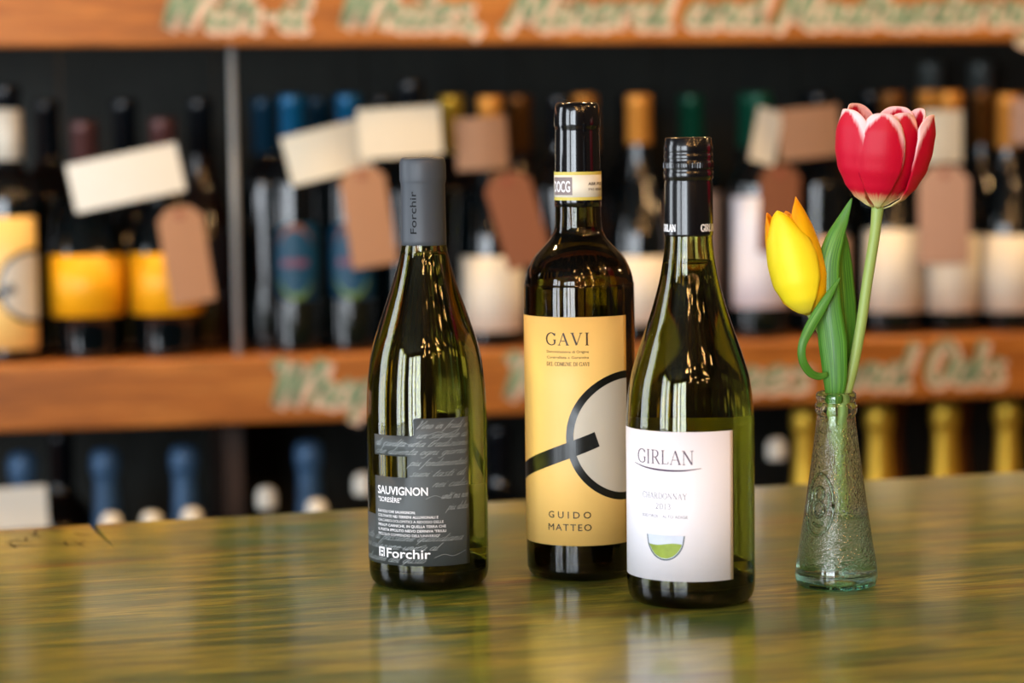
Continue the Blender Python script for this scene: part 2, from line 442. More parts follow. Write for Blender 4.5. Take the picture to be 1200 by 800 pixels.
# --- built-in sans text as 2D mesh data
def sans(txt, size, bold=0.0, shear=0.0, spacing=1.0, width=None, align='LEFT'):
    twin = bold if 'M' in txt else 0    # an outset M fills wrongly: print it twice, slightly apart, instead
    if twin: bold = 0.0
    cu = bpy.data.curves.new('t', 'FONT'); cu.body = txt; cu.size = 1.0; cu.offset = bold; cu.shear = shear
    cu.space_character = spacing; cu.resolution_u = 3; cu.fill_mode = 'FRONT'
    o = bpy.data.objects.new('t', cu); COL.objects.link(o)
    bpy.context.view_layer.update()
    dg = bpy.context.evaluated_depsgraph_get()
    me = o.evaluated_get(dg).to_mesh()
    V = [(v.co.x, v.co.y) for v in me.vertices]; F = [tuple(p.vertices) for p in me.polygons]
    o.evaluated_get(dg).to_mesh_clear()
    bpy.data.objects.remove(o); bpy.data.curves.remove(cu)
    k = size/0.72   # size = cap height
    if twin: V, F = join2([([(x-twin, y) for x, y in V], F), ([(x+twin, y) for x, y in V], F), ([(x, y+twin) for x, y in V], F)])
    if V:
        w = (max(v[0] for v in V)-min(v[0] for v in V))*k; x0 = min(v[0] for v in V)*k
        kx = k if width is None else k*width/w
        x0 = x0*kx/k; w = w*kx/k
        sh = {'LEFT': 0, 'CENTER': -w/2, 'RIGHT': -w}[align]
        V = [(x*kx-x0+sh, y*k) for x, y in V]
    return V, F

def move(vf, dx, dy): return [(x+dx, y+dy) for x, y in vf[0]], vf[1]

# --- stroke lettering
def smooth(pts, n=5, closed=False):
    if closed:
        P = [pts[-1]] + pts + pts[:2]
    else: P = [pts[0]] + pts + [pts[-1]]
    out = []
    for i in range(1, len(P)-2):
        p0, p1, p2, p3 = P[i-1], P[i], P[i+1], P[i+2]
        for k in range(n):
            t = k/n
            out.append(tuple(0.5*((2*p1[j]) + (-p0[j]+p2[j])*t + (2*p0[j]-5*p1[j]+4*p2[j]-p3[j])*t*t + (-p0[j]+3*p1[j]-3*p2[j]+p3[j])*t**3) for j in (0, 1)))
    out.append(P[-2]); return out

def ribbon(pts, wfun):
    V = []; F = []; n = len(pts)
    for i, p in enumerate(pts):
        a = pts[max(0, i-1)]; b = pts[min(n-1, i+1)]
        dx, dy = b[0]-a[0], b[1]-a[1]; L = hypot(dx, dy) or 1e-6
        w = wfun(dx/L, dy/L)/2; nx, ny = -dy/L*w, dx/L*w
        V += [(p[0]+nx, p[1]+ny), (p[0]-nx, p[1]-ny)]
    for i in range(n-1): F.append((2*i, 2*i+1, 2*i+3, 2*i+2))
    return V, F

# script letters: (advance, [strokes]); every stroke is smoothed
SG = {
 'a': (.56, [[(.42,.42),(.25,.5),(.08,.35),(.05,.15),(.18,0),(.35,.12),(.42,.4)], [(.43,.48),(.4,.1),(.48,0),(.58,.1)]]),
 'b': (.52, [[(.1,1),(.06,.1),(.18,0),(.36,.1),(.4,.35),(.28,.48),(.08,.3)]]),
 'c': (.46, [[(.38,.4),(.25,.5),(.08,.35),(.06,.12),(.2,0),(.44,.12)]]),
 'd': (.58, [[(.42,.42),(.25,.5),(.08,.35),(.05,.15),(.18,0),(.35,.12),(.42,.4)], [(.46,1),(.41,.1),(.49,0),(.6,.1)]]),
 'e': (.48, [[(.06,.22),(.3,.27),(.38,.4),(.25,.5),(.08,.35),(.06,.12),(.2,0),(.46,.12)]]),
 'f': (.36, [[(.46,.92),(.34,1),(.22,.85),(.1,-.3),(-.04,-.4)], [(.04,.48),(.36,.5)]]),
 'g': (.54, [[(.42,.42),(.25,.5),(.08,.35),(.05,.15),(.18,0),(.35,.12),(.42,.4)], [(.43,.48),(.38,-.2),(.2,-.42),(.02,-.3)]]),
 'h': (.56, [[(.1,1),(.06,0)], [(.07,.3),(.28,.5),(.38,.38),(.36,.08),(.44,0),(.54,.1)]]),
 'i': (.28, [[(.1,.48),(.08,.1),(.16,0),(.26,.1)], [(.12,.7),(.13,.64)]]),
 'k': (.5, [[(.1,1),(.06,0)], [(.4,.48),(.1,.22)], [(.12,.24),(.36,.02),(.5,.06)]]),
 'l': (.28, [[(.1,1),(.07,.12),(.15,0),(.26,.1)]]),
 'm': (.78, [[(.1,.5),(.06,0)], [(.07,.3),(.25,.5),(.33,.38),(.31,0)], [(.32,.3),(.5,.5),(.6,.38),(.57,.08),(.65,0),(.77,.1)]]),
 'n': (.54, [[(.1,.5),(.06,0)], [(.07,.3),(.27,.5),(.37,.38),(.34,.08),(.42,0),(.52,.1)]]),
 'o': (.48, [[(.24,.5),(.08,.36),(.06,.12),(.2,0),(.36,.12),(.38,.38),(.24,.5)]]),
 'p': (.5, [[(.1,.5),(.03,-.4)], [(.07,.35),(.28,.5),(.42,.35),(.36,.08),(.2,0),(.07,.1)]]),
 'q': (.52, [[(.42,.42),(.25,.5),(.08,.35),(.05,.15),(.18,0),(.35,.12),(.42,.4)], [(.43,.48),(.38,-.42)]]),
 'r': (.4, [[(.1,.5),(.06,0)], [(.08,.3),(.25,.5),(.38,.45)]]),
 's': (.42, [[(.36,.42),(.22,.5),(.1,.4),(.3,.2),(.3,.06),(.15,0),(.02,.08)]]),
 't': (.32, [[(.14,.82),(.08,.12),(.16,0),(.3,.1)], [(-.02,.5),(.3,.5)]]),
 'u': (.54, [[(.08,.48),(.06,.12),(.18,0),(.38,.2)], [(.42,.48),(.38,.1),(.46,0),(.56,.1)]]),
 'v': (.46, [[(.05,.48),(.12,.05),(.2,.02),(.4,.48)]]),
 'w': (.66, [[(.05,.48),(.09,.06),(.18,0),(.33,.42)], [(.34,.48),(.37,.06),(.46,0),(.6,.3),(.62,.5)]]),
 'z': (.44, [[(.06,.46),(.36,.46),(.06,.04),(.4,.04)]]),
 'W': (.98, [[(-.06,.86),(.06,1),(.16,.9),(.2,.05)], [(.2,.03),(.5,.95)], [(.5,.97),(.56,.05)], [(.56,.03),(.72,.5),(.98,1)]]),
 'M': (1.0, [[(-.06,.06),(.04,0),(.22,1)], [(.22,1),(.4,.1)], [(.4,.1),(.78,1)], [(.78,1),(.74,.08),(.84,0),(.96,.1)]]),
 'O': (.8, [[(.42,1),(.12,.78),(.04,.35),(.26,0),(.56,.18),(.68,.65),(.42,1),(.3,.93)]]),
 'V': (.6, [[(-.1,.85),(.08,1),(.16,.1),(.2,.02),(.6,1)]]),
 ',': (.24, [[(.1,.08),(.12,-.02),(.02,-.18)]]),
 '-': (.42, [[(.06,.26),(.34,.28)]]),
 ' ': (.36, []),
}
def script(txt, height, thick, thin, slant=0.3, nib=0.7, width=None):
    """calligraphic line in 2D; height = cap height; returned from x=0"""
    parts = []; x = 0
    def wf(dx, dy): return thin + (thick-thin)*abs(dx*sin(nib)+dy*cos(nib))
    def lay(kx):
        parts.clear(); x = 0
        for ch in txt:
            adv, st = SG.get(ch, SG['o'])
            for s in st:
                q = smooth(list(s), 4)
                q = [((px + x + slant*py)*height*kx, py*height) for px, py in q]
                parts.append(ribbon(q, wf))
            x += adv
        return x*height*kx
    w = lay(1.0)
    if width: lay(width/w)
    return join2(parts)

# roman capitals: strokes (kind, points); k thick, h hair, c curved with nib contrast, s serif (x centre, y, half width)
RG = {
 'G': (.86, [('c', [(.78,.78),(.62,.95),(.42,1),(.16,.84),(.05,.5),(.16,.15),(.44,0),(.62,.03),(.78,.12)]), ('k', [(.76,.12),(.76,.42)]), ('h', [(.78,.98),(.78,.74)]), ('s', .74, .42, .12)]),
 'A': (.84, [('h', [(.08,0),(.42,1)]), ('k', [(.41,1),(.74,0)]), ('h', [(.19,.33),(.62,.33)]), ('s', .08, 0, .11), ('s', .74, 0, .13)]),
 'V': (.84, [('k', [(.09,1),(.42,0)]), ('h', [(.42,0),(.75,1)]), ('s', .09, 1, .13), ('s', .75, 1, .11)]),
 'I': (.38, [('k', [(.19,0),(.19,1)]), ('s', .19, 0, .14), ('s', .19, 1, .14)]),
 'R': (.78, [('k', [(.17,0),(.17,1)]), ('c', [(.17,.98),(.45,.98),(.6,.85),(.58,.62),(.42,.5),(.17,.5)]), ('k', [(.38,.5),(.7,0)]), ('s', .17, 0, .14), ('s', .13, 1, .1), ('s', .74, 0, .08)]),
 'L': (.66, [('k', [(.17,0),(.17,1)]), ('h', [(.17,.02),(.6,.02)]), ('h', [(.59,.02),(.61,.22)]), ('s', .17, 1, .14), ('s', .13, 0, .1)]),
 'N': (.88, [('h', [(.14,0),(.14,1)]), ('k', [(.14,1),(.74,0)]), ('h', [(.74,0),(.74,1)]), ('s', .14, 0, .12), ('s', .1, 1, .1), ('s', .74, 1, .12)]),
 'C': (.8, [('c', [(.74,.8),(.6,.95),(.42,1),(.16,.84),(.05,.5),(.16,.15),(.44,0),(.6,.03),(.76,.18)]), ('h', [(.75,.98),(.75,.74)])]),
 'H': (.88, [('k', [(.17,0),(.17,1)]), ('k', [(.71,0),(.71,1)]), ('h', [(.17,.5),(.71,.5)]), ('s', .17, 0, .14), ('s', .17, 1, .14), ('s', .71, 0, .14), ('s', .71, 1, .14)]),
 'D': (.88, [('k', [(.17,0),(.17,1)]), ('c', [(.17,.98),(.45,.98),(.72,.8),(.78,.5),(.72,.18),(.45,.02),(.17,.02)]), ('s', .13, 0, .1), ('s', .13, 1, .1)]),
 'O': (.92, [('c', [(.45,1),(.15,.84),(.05,.5),(.15,.16),(.45,0),(.75,.16),(.85,.5),(.75,.84),(.45,1)])]),
 'Y': (.8, [('k', [(.08,1),(.4,.48)]), ('h', [(.4,.48),(.72,1)]), ('k', [(.4,.5),(.4,0)]), ('s', .08, 1, .12), ('s', .72, 1, .1), ('s', .4, 0, .14)]),
 'E': (.7, [('k', [(.17,0),(.17,1)]), ('h', [(.17,.98),(.58,.98)]), ('h', [(.17,.5),(.48,.5)]), ('h', [(.17,.02),(.6,.02)]), ('h', [(.6,.02),(.62,.2)]), ('h', [(.58,.98),(.59,.8)])]),
 'U': (.86, [('k', [(.16,1),(.16,.3)]), ('c', [(.16,.32),(.22,.08),(.42,0),(.62,.08),(.7,.32)]), ('h', [(.7,.3),(.7,1)]), ('s', .16, 1, .14), ('s', .7, 1, .12)]),
 'M': (1.0, [('h', [(.14,0),(.18,1)]), ('k', [(.18,1),(.5,.05)]), ('h', [(.5,.05),(.82,1)]), ('k', [(.82,1),(.86,0)]), ('s', .14, 0, .12), ('s', .86, 0, .13)]),
 'S': (.62, [('c', [(.5,.82),(.36,1),(.16,.9),(.12,.7),(.34,.52),(.52,.32),(.46,.08),(.26,0),(.08,.18)])]),
 'T': (.72, [('k', [(.36,0),(.36,1)]), ('h', [(.05,.98),(.67,.98)]), ('s', .36, 0, .14)]),
 '2': (.56, [('c', [(.08,.78),(.22,.98),(.42,.9),(.44,.66),(.06,.03)]), ('k', [(.06,.05),(.48,.05)])]),
 '0': (.6, [('c', [(.28,1),(.1,.84),(.05,.5),(.1,.16),(.28,0),(.46,.16),(.51,.5),(.46,.84),(.28,1)])]),
 '1': (.42, [('k', [(.2,0),(.2,1)]), ('h', [(.2,.98),(.06,.86)]), ('s', .2, 0, .12)]),
 '3': (.54, [('c', [(.08,.84),(.24,1),(.42,.84),(.36,.58),(.2,.53)]), ('c', [(.2,.53),(.42,.46),(.47,.22),(.28,0),(.06,.12)])]),
 '-': (.4, [('h', [(.06,.45),(.32,.45)])]),
 ' ': (.4, []),
}
def roman(txt, height, tk=0.13, hr=0.05, space=0.0, width=None, align='CENTER'):
    total = sum(RG[c][0]+space for c in txt) - space
    kx = height if width is None else width/total
    parts = []; x = 0
    for ch in txt:
        adv, st = RG[ch]
        for s in st:
            if s[0] == 's':
                _, sx, sy, hw = s
                parts.append(([((x+sx-hw)*kx, (sy-.5*hr)*height), ((x+sx+hw)*kx, (sy-.5*hr)*height), ((x+sx+hw)*kx, (sy+.5*hr)*height), ((x+sx-hw)*kx, (sy+.5*hr)*height)], [(0, 1, 2, 3)]))
                continue
            pts = smooth(list(s[1]), 4) if s[0] == 'c' else s[1]
            q = [((px+x)*kx, py*height) for px, py in pts]
            if s[0] == 'c': parts.append(ribbon(q, lambda dx, dy: (hr+(tk-hr)*abs(dy))*height))
            else:
                w = (tk if s[0] == 'k' else hr)*height
                parts.append(ribbon(q, lambda dx, dy, w=w: w))
        x += adv+space
    V, F = join2(parts)
    w = total*kx; sh = {'LEFT': 0, 'CENTER': -w/2}[align]
    return [(a+sh, b) for a, b in V], F

def printed(name, vf, R, lift, m, parent):
    return link(name, wrap(name, vf[0], vf[1], R, lift), m, parent, smooth=False)

# ------------------------------------------------------------------ the setting
X0, X1, Y0, Y1, H = -3.2, 3.2, -2.6, 3.62, 2.9
def struct(name, me, m):
    o = link(name, me, m, smooth=False); o['kind'] = 'structure'; return o
struct('floor', box('floor', X0, X1, Y0, Y1, -0.06, 0), M['floor'])
struct('ceiling', box('ceiling', X0, X1, Y0, Y1, H, H+0.06), M['ceiling'])
struct('wall_back', box('wall_back', X0, X1, Y1, Y1+0.08, 0, H), M['wall'])
struct('wall_right', box('wall_right', X1, X1+0.08, Y0, Y1, 0, H), M['wall'])
def wall_with_openings(name, axis, c0, c1, u0, u1, openings, z0, z1):
    """wall slab along u with openings (a, b) between z0 and z1"""
    bm = bmesh.new()
    def add(a, b, za, zb):
        r = bmesh.ops.create_cube(bm, size=1)
        for v in r['verts']:
            u = (a+b)/2+v.co.x*(b-a); c = (c0+c1)/2+v.co.y*(c1-c0); z = (za+zb)/2+v.co.z*(zb-za)
            v.co = (u, c, z) if axis == 'x' else (c, u, z)
    add(u0, u1, 0, z0); add(u0, u1, z1, H)
    p = u0
    for a, b in sorted(openings): add(p, a, z0, z1); p = b
    add(p, u1, z0, z1)
    me = bpy.data.meshes.new(name); bm.to_mesh(me); bm.free(); return me
struct('wall_left', wall_with_openings('wall_left', 'y', X0-0.08, X0, Y0, Y1, [(1.3, 2.32), (-1.95, -0.4)], 0.33, 2.67), M['wall'])
struct('wall_front', wall_with_openings('wall_front', 'x', Y0-0.08, Y0, X0, X1, [(-2.8, -0.68)], 0.33, 2.67), M['wall'])
def window(name, axis, c, a, b, mull):
    bm = bmesh.new()
    def add(u0, u1, z0, z1):
        r = bmesh.ops.create_cube(bm, size=1)
        for v in r['verts']:
            u = (u0+u1)/2+v.co.x*(u1-u0); z = (z0+z1)/2+v.co.z*(z1-z0); d = c+v.co.y*0.06
            v.co = (u, d, z) if axis == 'x' else (d, u, z)
    add(a, b, 0.33, 0.37); add(a, b, 2.63, 2.67); add(a, a+0.03, .33, 2.67); add(b-0.03, b, .33, 2.67)
    for u0, u1 in mull: add(u0, u1, .33, 2.67)
    me = bpy.data.meshes.new(name); bm.to_mesh(me); bm.free()
    struct(name, me, M['frame'])
window('window_1', 'y', X0-0.04, 1.3, 2.32, [])
window('window_2', 'y', X0-0.04, -1.95, -0.4, [(-1.33, -1.17)])
window('window_3', 'x', Y0-0.04, -2.8, -0.68, [(-2.13, -1.97), (-1.53, -1.44)])

# ------------------------------------------------------------------ counter
def counter():
    yaw = radians(15.9)
    t = empty('counter', 'long worn green painted wooden counter carrying the three wine bottles and the vase', 'counter', (-0.3973, 1.8479, 0), yaw)
    th = 0.05; z1 = 1.05; z0 = z1-th
    # outline with the split in the back edge as a real notch; local x along back edge, y into the shelf side
    # notch: from x=0.067 at the edge, runs 75 mm forward
    L0, L1, D = -0.7, 1.6, -0.95
    out = [(L0, 0), (L0, D), (L1, D), (L1, 0), (0.0730, 0), (0.0725, -0.04), (0.0745, -0.115), (0.0700, -0.04), (0.0690, 0)]
    bm = bmesh.new()
    vs_ = [bm.verts.new((x, y, z1)) for x, y in out]
    f = bm.faces.new(vs_)
    r = bmesh.ops.extrude_face_region(bm, geom=[f])
    for v in [g for g in r['geom'] if isinstance(g, bmesh.types.BMVert)]: v.co.z = z0
    bmesh.ops.recalc_face_normals(bm, faces=bm.faces)
    me = bpy.data.meshes.new('tabletop'); bm.to_mesh(me); bm.free()
    tt = link('tabletop', me, M['table'], t, smooth=False)
    bv = tt.modifiers.new('b', 'BEVEL'); bv.width = 0.0015; bv.segments = 2; bv.limit_method = 'ANGLE'
    # splits in the end grain at the left: short thin dark wedges let into the surface
    bmk = bmesh.new()
    rnd = random.Random(3)
    for k in range(17):
        x = 0.002+0.056*rnd.random(); y = -0.012-0.08*rnd.random(); a = radians(rnd.uniform(-40, 62)+90); l = rnd.uniform(.014, .034); w = rnd.uniform(.0006, .0013)
        dx, dy = cos(a)*l/2, sin(a)*l/2; nx, ny = -sin(a)*w, cos(a)*w
        p = [bmk.verts.new((x-dx, y-dy, z1+.0002)), bmk.verts.new((x+nx, y+ny, z1+.0002)), bmk.verts.new((x+dx, y+dy, z1+.0002)), bmk.verts.new((x-nx, y-ny, z1+.0002))]
        bmk.faces.new(p)
    me = bpy.data.meshes.new('cracks'); bmk.to_mesh(me); bmk.free()
    o = link('crack', me, M['groove'], t, smooth=False); o['kind'] = 'stuff'
    link('front_panel', box('front_panel', L0+.04, L1-.04, D+.06, D+.09, 0.001, z0), M['brown_wood'], t, smooth=False)
    link('rear_panel', box('rear_panel', L0+.04, L1-.04, -.12, -.09, 0.001, z0), M['brown_wood'], t, smooth=False)
counter()

# ------------------------------------------------------------------ shelves behind
PSI = radians(11)
U = Vector((cos(PSI), sin(PSI), 0)); W = Vector((-sin(PSI), cos(PSI), 0)); PO = Vector((0, 2.85, 0))
Z_LOW, Z_MID, Z_TOP = 0.69, 1.093, 1.452
def sh(s, t, z=0.0): 
    p = PO + U*s + W*t; return (p.x, p.y, z)

def fascia_text(name, vf, z, s, parent, m, dy):
    V = [(x+s, dy, y+z) for x, y in vf[0]]
    return link(name, pydata(name, V, vf[1]), m, parent, smooth=False)

def shelving():
    t = empty('wall_shelving', 'long open wooden wine shelving with orange lettered boards behind the counter', 'shelf', PO, PSI)
    S0, S1, D = -1.3, 1.45, 0.36
    # boards
    for nm, z0, z1, lines in (('upper', Z_TOP, 1.552, [('With-it', -.408, .170), ('Whites,', -.205, .172), ('Mineral', -.004, .198), ('and', .211, .098), ('Mouthwatering', .326, .335)]),
                       ('middle', 1.016, Z_MID, [('Whopping', -.293, .225), ('White Wines', -.022, .385), ('and', .390, .100), ('Oaks', .513, .100)]),
                       ('lower', 0.615, Z_LOW, [])):
        fb = link('fascia_board', box('fascia', S0, S1, 0, 0.022, z0, z1, 0.004), M['fascia'], t, smooth=False)
        zt = z1-.001 if nm != 'upper' else 1.50
        link('shelf_board', box('shelf', S0, S1, 0.022, D, zt-0.024, zt), M['fascia'], t, smooth=False)
        for w, s, width in lines:
            hgt = 0.052 if nm == 'middle' else 0.052
            zb = (z0+.019) if nm == 'middle' else z0+.020
            vf = script(w, hgt, .0160, .0075, slant=.3, nib=.35, width=width)
            fascia_text('letter_shadow', vf, zb-.0028, s+.0032, fb, M['sign_pink'], -.0006)
            vf = script(w, hgt, .0085, .0026, slant=.3, nib=.35, width=width)
            fascia_text('lettering', vf, zb+.0012, s, fb, M['sign_green'], -.0010)
    # back boards
    n = 14; w = (S1-S0)/n
    pl = None
    for k in range(n):
        me = box('back_plank', S0+k*w+.001, S0+(k+1)*w-.001, D, D+.018+.002*(k % 2), 0.001, 1.9)
        link('back_plank', me, M['dark_wood'], t, smooth=False)
    for s in (S0-.025, S1):
        link('upright', box('upright', s, s+.025, 0.0, D+.02, 0.001, 1.9), M['brown_wood'], t, smooth=False)
    link('lower_divider', box('lower_divider', -.335, -.312, .1, D, Z_LOW, 1.016+.05), M['brown_wood'], t, smooth=False)
    # thin steel rod between the boards
    me = lathe('support_rod', [(Z_MID*1000, 4.2), (Z_TOP*1000+24, 4.2)], 16)
    link('support_rod', me, M['steel'], t, loc=(-.320, .035, 0))
    return t
SHELF = shelving()

# ------------------------------------------------------------------ the three big bottles
def shell(name, outer, thick, base=3.5):
    """closed glass shell from an outer (z, r) profile running up to the mouth"""
    inner = []
    for z, r in outer:
        if z < 12: continue
        inner.append((z, max(2, r-thick)))
    ri = inner[0][1]
    prof = [(24, 1.0), (23, 6), (17, 15), (8, 24), (1.2, outer[0][1]*0.9)] + [(z, r) for z, r in outer] + list(reversed(inner)) + [(10.5, ri*0.93), (13, ri*.80), (22, ri*0.52), (28.5, ri*.25), (30.5, 1.0)]
    V_ = lathe(name, prof, 96, closed=False, caps=True)
    return V_

def liquid(name, outer, thick, top):
    inner = [(z, r-thick+0.15) for z, r in outer if 12 <= z <= top]
    zr = inner[-1][1]
    ri = inner[0][1]
    prof = [(30.3, 1.0), (28.3, ri*.25), (21.8, ri*.52), (12.8, ri*.80), (10.3, ri*.93)] + inner + [(top, zr*0.98), (top, 1.0)]
    return lathe(name, prof, 96)

def sauvignon():
    R = 40.2
    t = empty('wine_bottle', 'wine bottle with matt slate capsule and stepped dark grey label, leftmost on counter', 'bottle', (-0.0578, 1.6079, 1.05))
    raw = [(0, 34), (1.5, 37), (5, 39.2), (12, R), (30, R), (70, R), (105, R), (120, 40.0), (137, 39.0), (157, 36.0), (177, 29.8), (197, 22.8), (212, 18.2), (224, 15.4), (236, 14.3), (270, 14.1)]
    prof = refine(raw, 5)
    g = link('glass', shell('glass', prof, 2.4), M['glass_saur'], t)
    link('wine', liquid('wine', prof, 2.4, 222), M['wine'], t)
    cap = lathe('capsule', [(226.5, 14.7), (226.7, 15.0), (230, 15.0), (267, 14.75), (268.5, 15.2), (270, 15.5), (280, 15.5), (282.5, 15.0), (283.6, 14.6), (284.6, 13.6), (285, 12)], 64)
    c = link('capsule', cap, M['cap_grey'], t)
    # name printed up the capsule
    V, F = sans('Forchir', 4.6, 0.008, width=28)
    V = [(-y, x) for x, y in V]
    printed('lettering', ([(x-4.2, z+234.5) for x, z in V], F), 14.9, .25, M['ink_dark_cap'], c)
    a = lambda d: radians(d)*R
    rects = [(a(-10.5), a(44), 76, 115), (a(-57), a(-10.5), 90, 103.5), (a(-17), a(-10.5), 76, 90), (a(-57), a(44), 50, 76), (a(-92), a(44), 17.5, 50)]
    lb = link('label', patch('label', rects, R), M['label_grey'], t)
    parts = []
    rows = [('Vino in friuli e', 108.5, -6), ('un segnale di', 102.2, -6), ('di civilta una tradizione', 96.6, -39), ('che diventa ogni giorno', 91.2, -39), ('piu fondamentale', 84, -11),
            ('suoi tasti di', 77, -11), ('nei calici', 70, 4), ('uniti ma non', 62, 10), ('piu dolce', 54.5, 14), ('frutto di passione quotidiana', 34, -60), ('una collezione unica al', 16+12, -60), ('evoluzione del gusto', 19.5, -60)]
    for txt, z, x0 in rows:
        vf = script(txt, 5.0, .30, .13, slant=.85, nib=.3, width=min(29.5-x0, len(txt)*2.9))
        parts.append(move(vf, x0, z))
    for cx, cz, l in ((2, 104, 22), (-20, 97, 18), (0, 62, 20), (-30, 28, 30), (5, 23, 22)):
        parts.append(ribbon(smooth([(cx, cz), (cx+l*.3, cz+2.2), (cx+l*.6, cz+.8), (cx+l, cz+3.6)], 6), lambda dx, dy: .2))
    V, F = join2(parts); V = [(min(x, a(43.5)), z) for x, z in V]
    printed('handwriting', (V, F), R, .34, M['ink_pale'], lb)
    L = []
    L.append(move(sans('SAUVIGNON', 5.4, .022, width=38), -36.5, 64.5))
    L.append(move(sans('"SORESÈRE"', 3.2, .012, width=19.5), -36, 59.3))
    for k, (s_, w) in enumerate([('DAI SOLI CHE SAUVIGNON:', 29.5), ('COLTIVATE NEI TERRENI ALLUVIONALI E', 44.5), ('CALCAREO-DOLOMITICI A RIDOSSO DELLE', 48), ('PREALPI CARNICHE, IN QUELLA TERRA CHE', 49.5), ('IL POETA IPPOLITO NIEVO DEFINIVA "FRIULI', 49.5), ('PICCOLO COMPENDIO DELL\'UNIVERSO"', 45.5)]):
        L.append(move(sans(s_, 1.75, .012, width=w), -36.5, 52.2-k*3.05))
    L.append(move(sans('Forchir', 6.2, .014, width=31.5), -28.8, 22.6))
    printed('lettering', join2(L), R, .42, M['ink_white'], lb)
    # small square emblem before the name
    E = []
    for dx, dz, w, h in ((0, 0, 1.2, 6.2), (1.2, 5.0, 4.4, 1.2), (4.6, 0, 1.0, 5), (1.9, 2.6, 2.1, 1.5), (1.9, 0, 2.1, 1.6)):
        E.append(([(dx, dz), (dx+w, dz), (dx+w, dz+h), (dx, dz+h)], [(0, 1, 2, 3)]))
    printed('emblem', move(join2(E), -36.3, 22.6), R, .42, M['ink_white'], lb)
    # paper label on the far side
    bl = link('back_label', patch('back_label', [(a(120), a(215), 18, 62)], R), M['label_white'], t)


def gavi_label(t, R, al, ar, z0, z1, text=True):
    """tan label with the black ring and bar; al/ar = arc limits in degrees"""
    a = lambda d: radians(d)*R
    lb = link('label', patch('label', [(a(al), a(ar), z0, z1)], R), M['label_tan'], t)
    cx, cz, ro, ri = a(50), z0+(97.6-25), 43.3, 38.3
    xr = a(ar)-.01
    def h(r, x): return sqrt(max(0, r*r-(x-cx)**2))
    disc = strips(cx-ri, xr, lambda x: cz-h(ri, x), lambda x: cz+h(ri, x), 70)
    printed('grey_disc', disc, R, .30, M['disc_grey'], lb)
    n = 120; A0 = math.acos(max(-1, min(1, (xr-cx)/ro)))
    V = []; F = []
    for k in range(n+1):
        an = A0 + (2*pi-2*A0)*k/n
        for r in (ro, ri): V.append((min(xr, cx+r*cos(an)), cz+r*sin(an)))
    for k in range(n): F.append((2*k, 2*k+1, 2*k+3, 2*k+2))
    printed('black_ring', (V, F), R, .36, M['foil_black'], lb)
    # bar running up from the left edge into the ring
    sl = .385; x1 = a(15)
    n = 48; V = []; F = []
    xa = a(al)+.01; z_at = lambda x: cz-1.2+(x-x1)*sl
    hw = 5.2/cos(math.atan(sl))
    for k in range(n+1):
        x = xa+(x1-xa)*k/n
        lo, hi = z_at(x)-hw, z_at(x)+hw
        if k == n: V += [(x+2.0, lo+.8), (x-2.0, hi-.8)]
        else: V += [(x, lo), (x, hi)]
    for k in range(n): F.append((2*k, 2*k+2, 2*k+3, 2*k+1))
    printed('black_bar', (V, F), R, .42, M['foil_black'], lb)
    if text:
        c = -14.5*R*pi/180
        L = [move(roman('GAVI', 8.0, .15, .06, .18, width=30), c, z0+134.5),]
        L.append(move(sans('Denominazione di Origine', 1.7, .002, width=29, align='CENTER'), c, z0+129.3))
        L.append(move(sans('Controllata e Garantita', 1.7, .002, width=29, align='CENTER'), c, z0+125.5))
        L.append(move(roman('DEL COMUNE DI GAVI', 2.5, .15, .07, .05, width=29.5), c, z0+120.6))
        L.append(move(sans('GUIDO', 4.6, .008, spacing=1.6, width=29.5, align='CENTER'), c+.2, z0+18.6))
        L.append(move(sans('MATTEO', 4.6, .008, spacing=1.25, width=30, align='CENTER'), c+.2, z0+10.2))
        printed('lettering', join2(L), R, .42, M['ink_dark'], lb)
    return lb

def gavi():
    R = 37.4
    t = empty('wine_bottle', 'tall dark wine bottle with tan GAVI label and black ring, middle of three', 'bottle', (0.0457, 1.6319, 1.05))
    raw = [(0, 32), (1.5, 35), (5, 36.7), (12, R), (60, R), (130, R), (190, R), (199, 36.9), (207, 35), (215, 31), (221, 26), (226, 21.2), (231, 17.6), (238, 15.8), (250, 15.3), (302, 14.6)]
    prof = refine(raw, 5)
    link('glass', shell('glass', prof, 2.6), M['glass_gavi'], t)
    link('wine', liquid('wine', prof, 2.6, 236), M['wine_dark'], t)
    cap = lathe('capsule', [(250, 15.4), (250.2, 15.75), (254, 15.7), (300, 14.75), (302, 14.8), (303.5, 15.4), (306, 15.6), (312, 15.4), (316, 15.0), (318.6, 14.2), (319.8, 12.6), (320, 10)], 64)
    link('capsule', cap, M['cap_black'], t)
    # paper strip seal round the neck
    Rn = 15.7
    s = link('seal_band', patch('seal_band', [(-radians(178)*Rn, radians(178)*Rn, 254.5, 273.5)], Rn, .08, 1.2, .12), M['cream_seal'], t)
    E = []
    for z0, z1 in ((254.5, 256.6), (271.4, 273.5)):
        E.append(strips(-radians(178)*Rn, radians(178)*Rn, lambda x, z0=z0: z0, lambda x, z1=z1: z1, 90))
    printed('edge_stripe', join2(E), Rn, .24, M['seal_gold'], s)
    printed('grey_block', strips(-radians(80)*Rn, -radians(15)*Rn, lambda x: 258, lambda x: 270, 16), Rn, .24, M['seal_grey'], s)
    L = [move(sans('DOCG', 7.4, .02, width=15.5), -radians(77)*Rn, 260.2)]
    printed('lettering', join2(L), Rn, .30, M['ink_white'], s)
    L = [move(sans('ABR P028', 2.0, .02, width=14), radians(24)*Rn, 264.5), move(sans('792 00389', 1.5, .01, width=14), radians(24)*Rn, 261.0)]
    printed('serial_number', join2(L), Rn, .30, M['ink_dark'], s)
    gavi_label(t, R, -88, 54, 25, 178)
    return t
